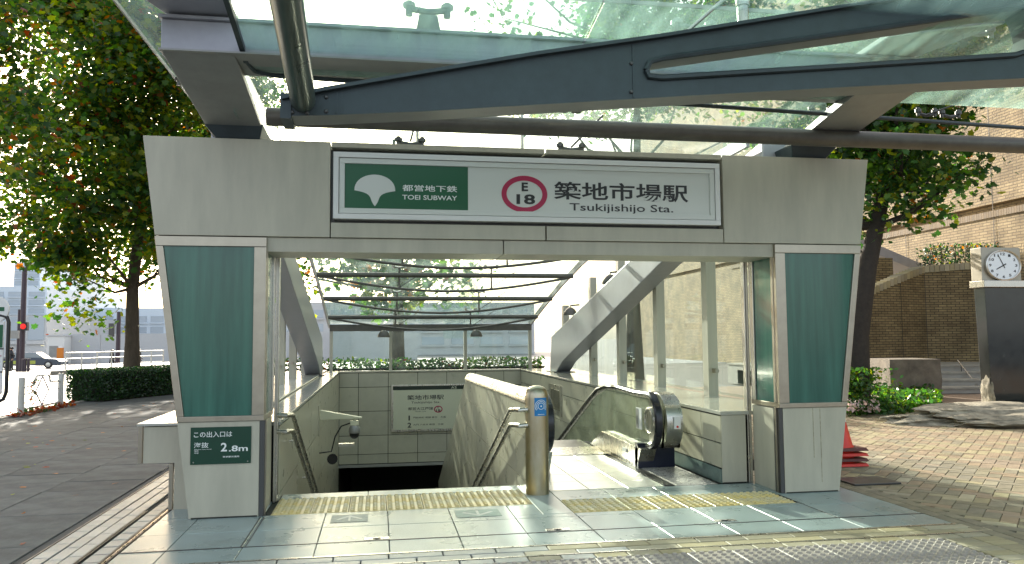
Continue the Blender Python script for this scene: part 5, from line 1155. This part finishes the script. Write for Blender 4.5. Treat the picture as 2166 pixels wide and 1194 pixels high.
# people (far off): one skinned body each
SKN = mat('skin', (.45, .26, .18), .5); SUIT = mat('dark_suit', (.015, .017, .025), .6); HAIR = mat('black_hair', (.01, .008, .008), .5)
def person(x, y, face, label, stride=.28, scx=1.2, coat=SUIT):
    z = gz(0, y)-.05; t = thing('person', (x, y, z), label, 'person')
    J = {'pel': (0, 0, .95), 'chest': (.02, 0, 1.25), 'neck': (.03, 0, 1.47), 'head': (.05, 0, 1.60), 'top': (.05, 0, 1.70),
         'hl': (0, .10, .92), 'kl': (stride*.7, .10, .50), 'al': (stride, .10, .08), 'tl': (stride+.2, .10, .04), 'hr': (0, -.10, .92), 'kr': (-stride*.35, -.10, .50), 'ar': (-stride*1.3, -.10, .14), 'tr': (-stride*1.3+.16, -.10, .04),
         'sl': (.02, .20, 1.40), 'el': (-.14, .24, 1.12), 'wl': (-.04, .24, .88), 'fl': (0, .24, .80), 'sr': (.02, -.20, 1.40), 'er': (.06, -.24, 1.12), 'wr': (.28, -.22, .95), 'fr': (.33, -.22, .88)}
    rad = dict(pel=.15, chest=.17, neck=.065, head=.095, top=.06, hl=.09, kl=.065, al=.045, tl=.04, hr=.09, kr=.065, ar=.045, tr=.04, sl=.07, el=.05, wl=.035, fl=.03, sr=.07, er=.05, wr=.035, fr=.03)
    E_ = [('pel', 'chest'), ('chest', 'neck'), ('neck', 'head'), ('head', 'top'), ('pel', 'hl'), ('hl', 'kl'), ('kl', 'al'), ('al', 'tl'), ('pel', 'hr'), ('hr', 'kr'), ('kr', 'ar'), ('ar', 'tr'), ('chest', 'sl'), ('sl', 'el'), ('el', 'wl'), ('wl', 'fl'), ('chest', 'sr'), ('sr', 'er'), ('er', 'wr'), ('wr', 'fr')]
    ks = list(J); me = bpy.data.meshes.new('body'); me.from_pydata([J[k] for k in ks], [(ks.index(a), ks.index(b)) for a, b in E_], [])
    o = bpy.data.objects.new('body', me); COL.objects.link(o); me.materials.append(coat); me.materials.append(SKN)
    md = o.modifiers.new('skin', 'SKIN'); sv = me.skin_vertices[0].data
    for i, k in enumerate(ks): sv[i].radius = (rad[k], rad[k]); sv[i].use_root = (k == 'pel')
    sub = o.modifiers.new('smooth', 'SUBSURF'); sub.levels = 1; sub.render_levels = 1
    dg = bpy.context.evaluated_depsgraph_get(); me2 = bpy.data.meshes.new_from_object(o.evaluated_get(dg)); me2.name = 'body'
    o.modifiers.clear(); o.data = me2; me2.materials.clear(); me2.materials.append(coat); me2.materials.append(SKN)
    for pg in me2.polygons:
        c = pg.center; pg.material_index = 1 if (c.z > 1.50 or (abs(c.y) > .17 and c.z < .93 and c.z > .7)) else 0; pg.use_smooth = True
    o.location = (x, y, z); o.rotation_euler.z = face; o.scale = (scx, scx, 1); adopt(o, t)
    h = boulder('hair', (x+.03*math.cos(face), y, z+1.655), .115*scx, .115*scx, .085, HAIR, 1, 3, .05); adopt(h, t)
    return t
p = YP(236, 770, 70); person(p.x, 70, 0, 'man in a dark suit striding to the right beyond the island rail', .33)
p = YP(294, 770, 70); person(p.x, 70, 0, 'person in a dark suit half hidden by the tree trunk beyond the island rail', .3)
p = YP(24, 775, 60); person(p.x, 60, R(200), 'person in dark clothes standing next to the bus stop sign', .05)
# long grey wall, white box, far buildings
p0, p1 = YP(133, 707, 95), YP(420, 707, 95)
gw = thing('concrete_site_wall', (p0.x, 95, -.85), 'long pale grey concrete wall across the road', 'wall')
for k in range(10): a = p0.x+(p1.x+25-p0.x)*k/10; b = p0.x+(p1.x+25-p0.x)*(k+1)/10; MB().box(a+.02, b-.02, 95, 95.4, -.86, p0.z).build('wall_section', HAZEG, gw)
wb = thing('white_kiosk', (YP(117, 740, 93).x, 93, -.85), 'white box kiosk at the left end of the long grey wall', 'kiosk'); a, b = YP(100, 744, 93), YP(136, 709, 93)
MB().box(a.x, b.x, 93, 95, -.85, b.z-.15).build('body', WHITE, wb); MB().box(a.x-.2, b.x+.1, 92.9, 95, b.z-.149, b.z).build('roof', HAZEG, wb); MB().box(a.x+.2, b.x-.6, 92.95, 92.999, a.z-.6, a.z+.6).build('shutter', UNDER, wb)
ob = thing('orange_barrier', (YP(128, 745, 92).x, 92, -.8), 'small orange barrier post in front of the long grey wall', 'barrier'); c = YP(128, 745, 92); MB().box(c.x-.3, c.x+.3, 91.8, 92.1, -.8, c.z+.45).build('panel', mat('barrier_orange', (.7, .22, .02), .5), ob); MB().lathe([(.18, 0), (.1, .2)], (c.x, 92, c.z+.45), 10).build('lamp', WHITE, ob)
def block(u0, u1, vt, y, z0, label, m, cols, rows_, vw0, vw1, name='office_building', dep=30, slot=.55):
    a, b = YP(u0, vt, y), YP(u1, vt, y); t = thing(name, ((a.x+b.x)/2, y, z0), label, 'building'); MB().box(a.x, b.x, y, y+dep, z0, a.z).build('facade', m, t)
    zt, zb = YP(u0, vw0, y).z, YP(u0, vw1, y).z; w = (b.x-a.x)/cols; h = (zt-zb)/rows_
    wm = MB().box(.12*w, .88*w, -.10, -.02, 0, h*slot).mesh('window', WINB); sl = MB().box(.08*w, .92*w, -.35, -.0, 0, h*.12).mesh('sill', m)
    for i in range(cols):
        for j in range(rows_): piece('window', wm, (a.x+w*i, y, zb+h*j+h*.25), t); piece('sill', sl, (a.x+w*i, y, zb+h*j+h*.1), t)
    return t
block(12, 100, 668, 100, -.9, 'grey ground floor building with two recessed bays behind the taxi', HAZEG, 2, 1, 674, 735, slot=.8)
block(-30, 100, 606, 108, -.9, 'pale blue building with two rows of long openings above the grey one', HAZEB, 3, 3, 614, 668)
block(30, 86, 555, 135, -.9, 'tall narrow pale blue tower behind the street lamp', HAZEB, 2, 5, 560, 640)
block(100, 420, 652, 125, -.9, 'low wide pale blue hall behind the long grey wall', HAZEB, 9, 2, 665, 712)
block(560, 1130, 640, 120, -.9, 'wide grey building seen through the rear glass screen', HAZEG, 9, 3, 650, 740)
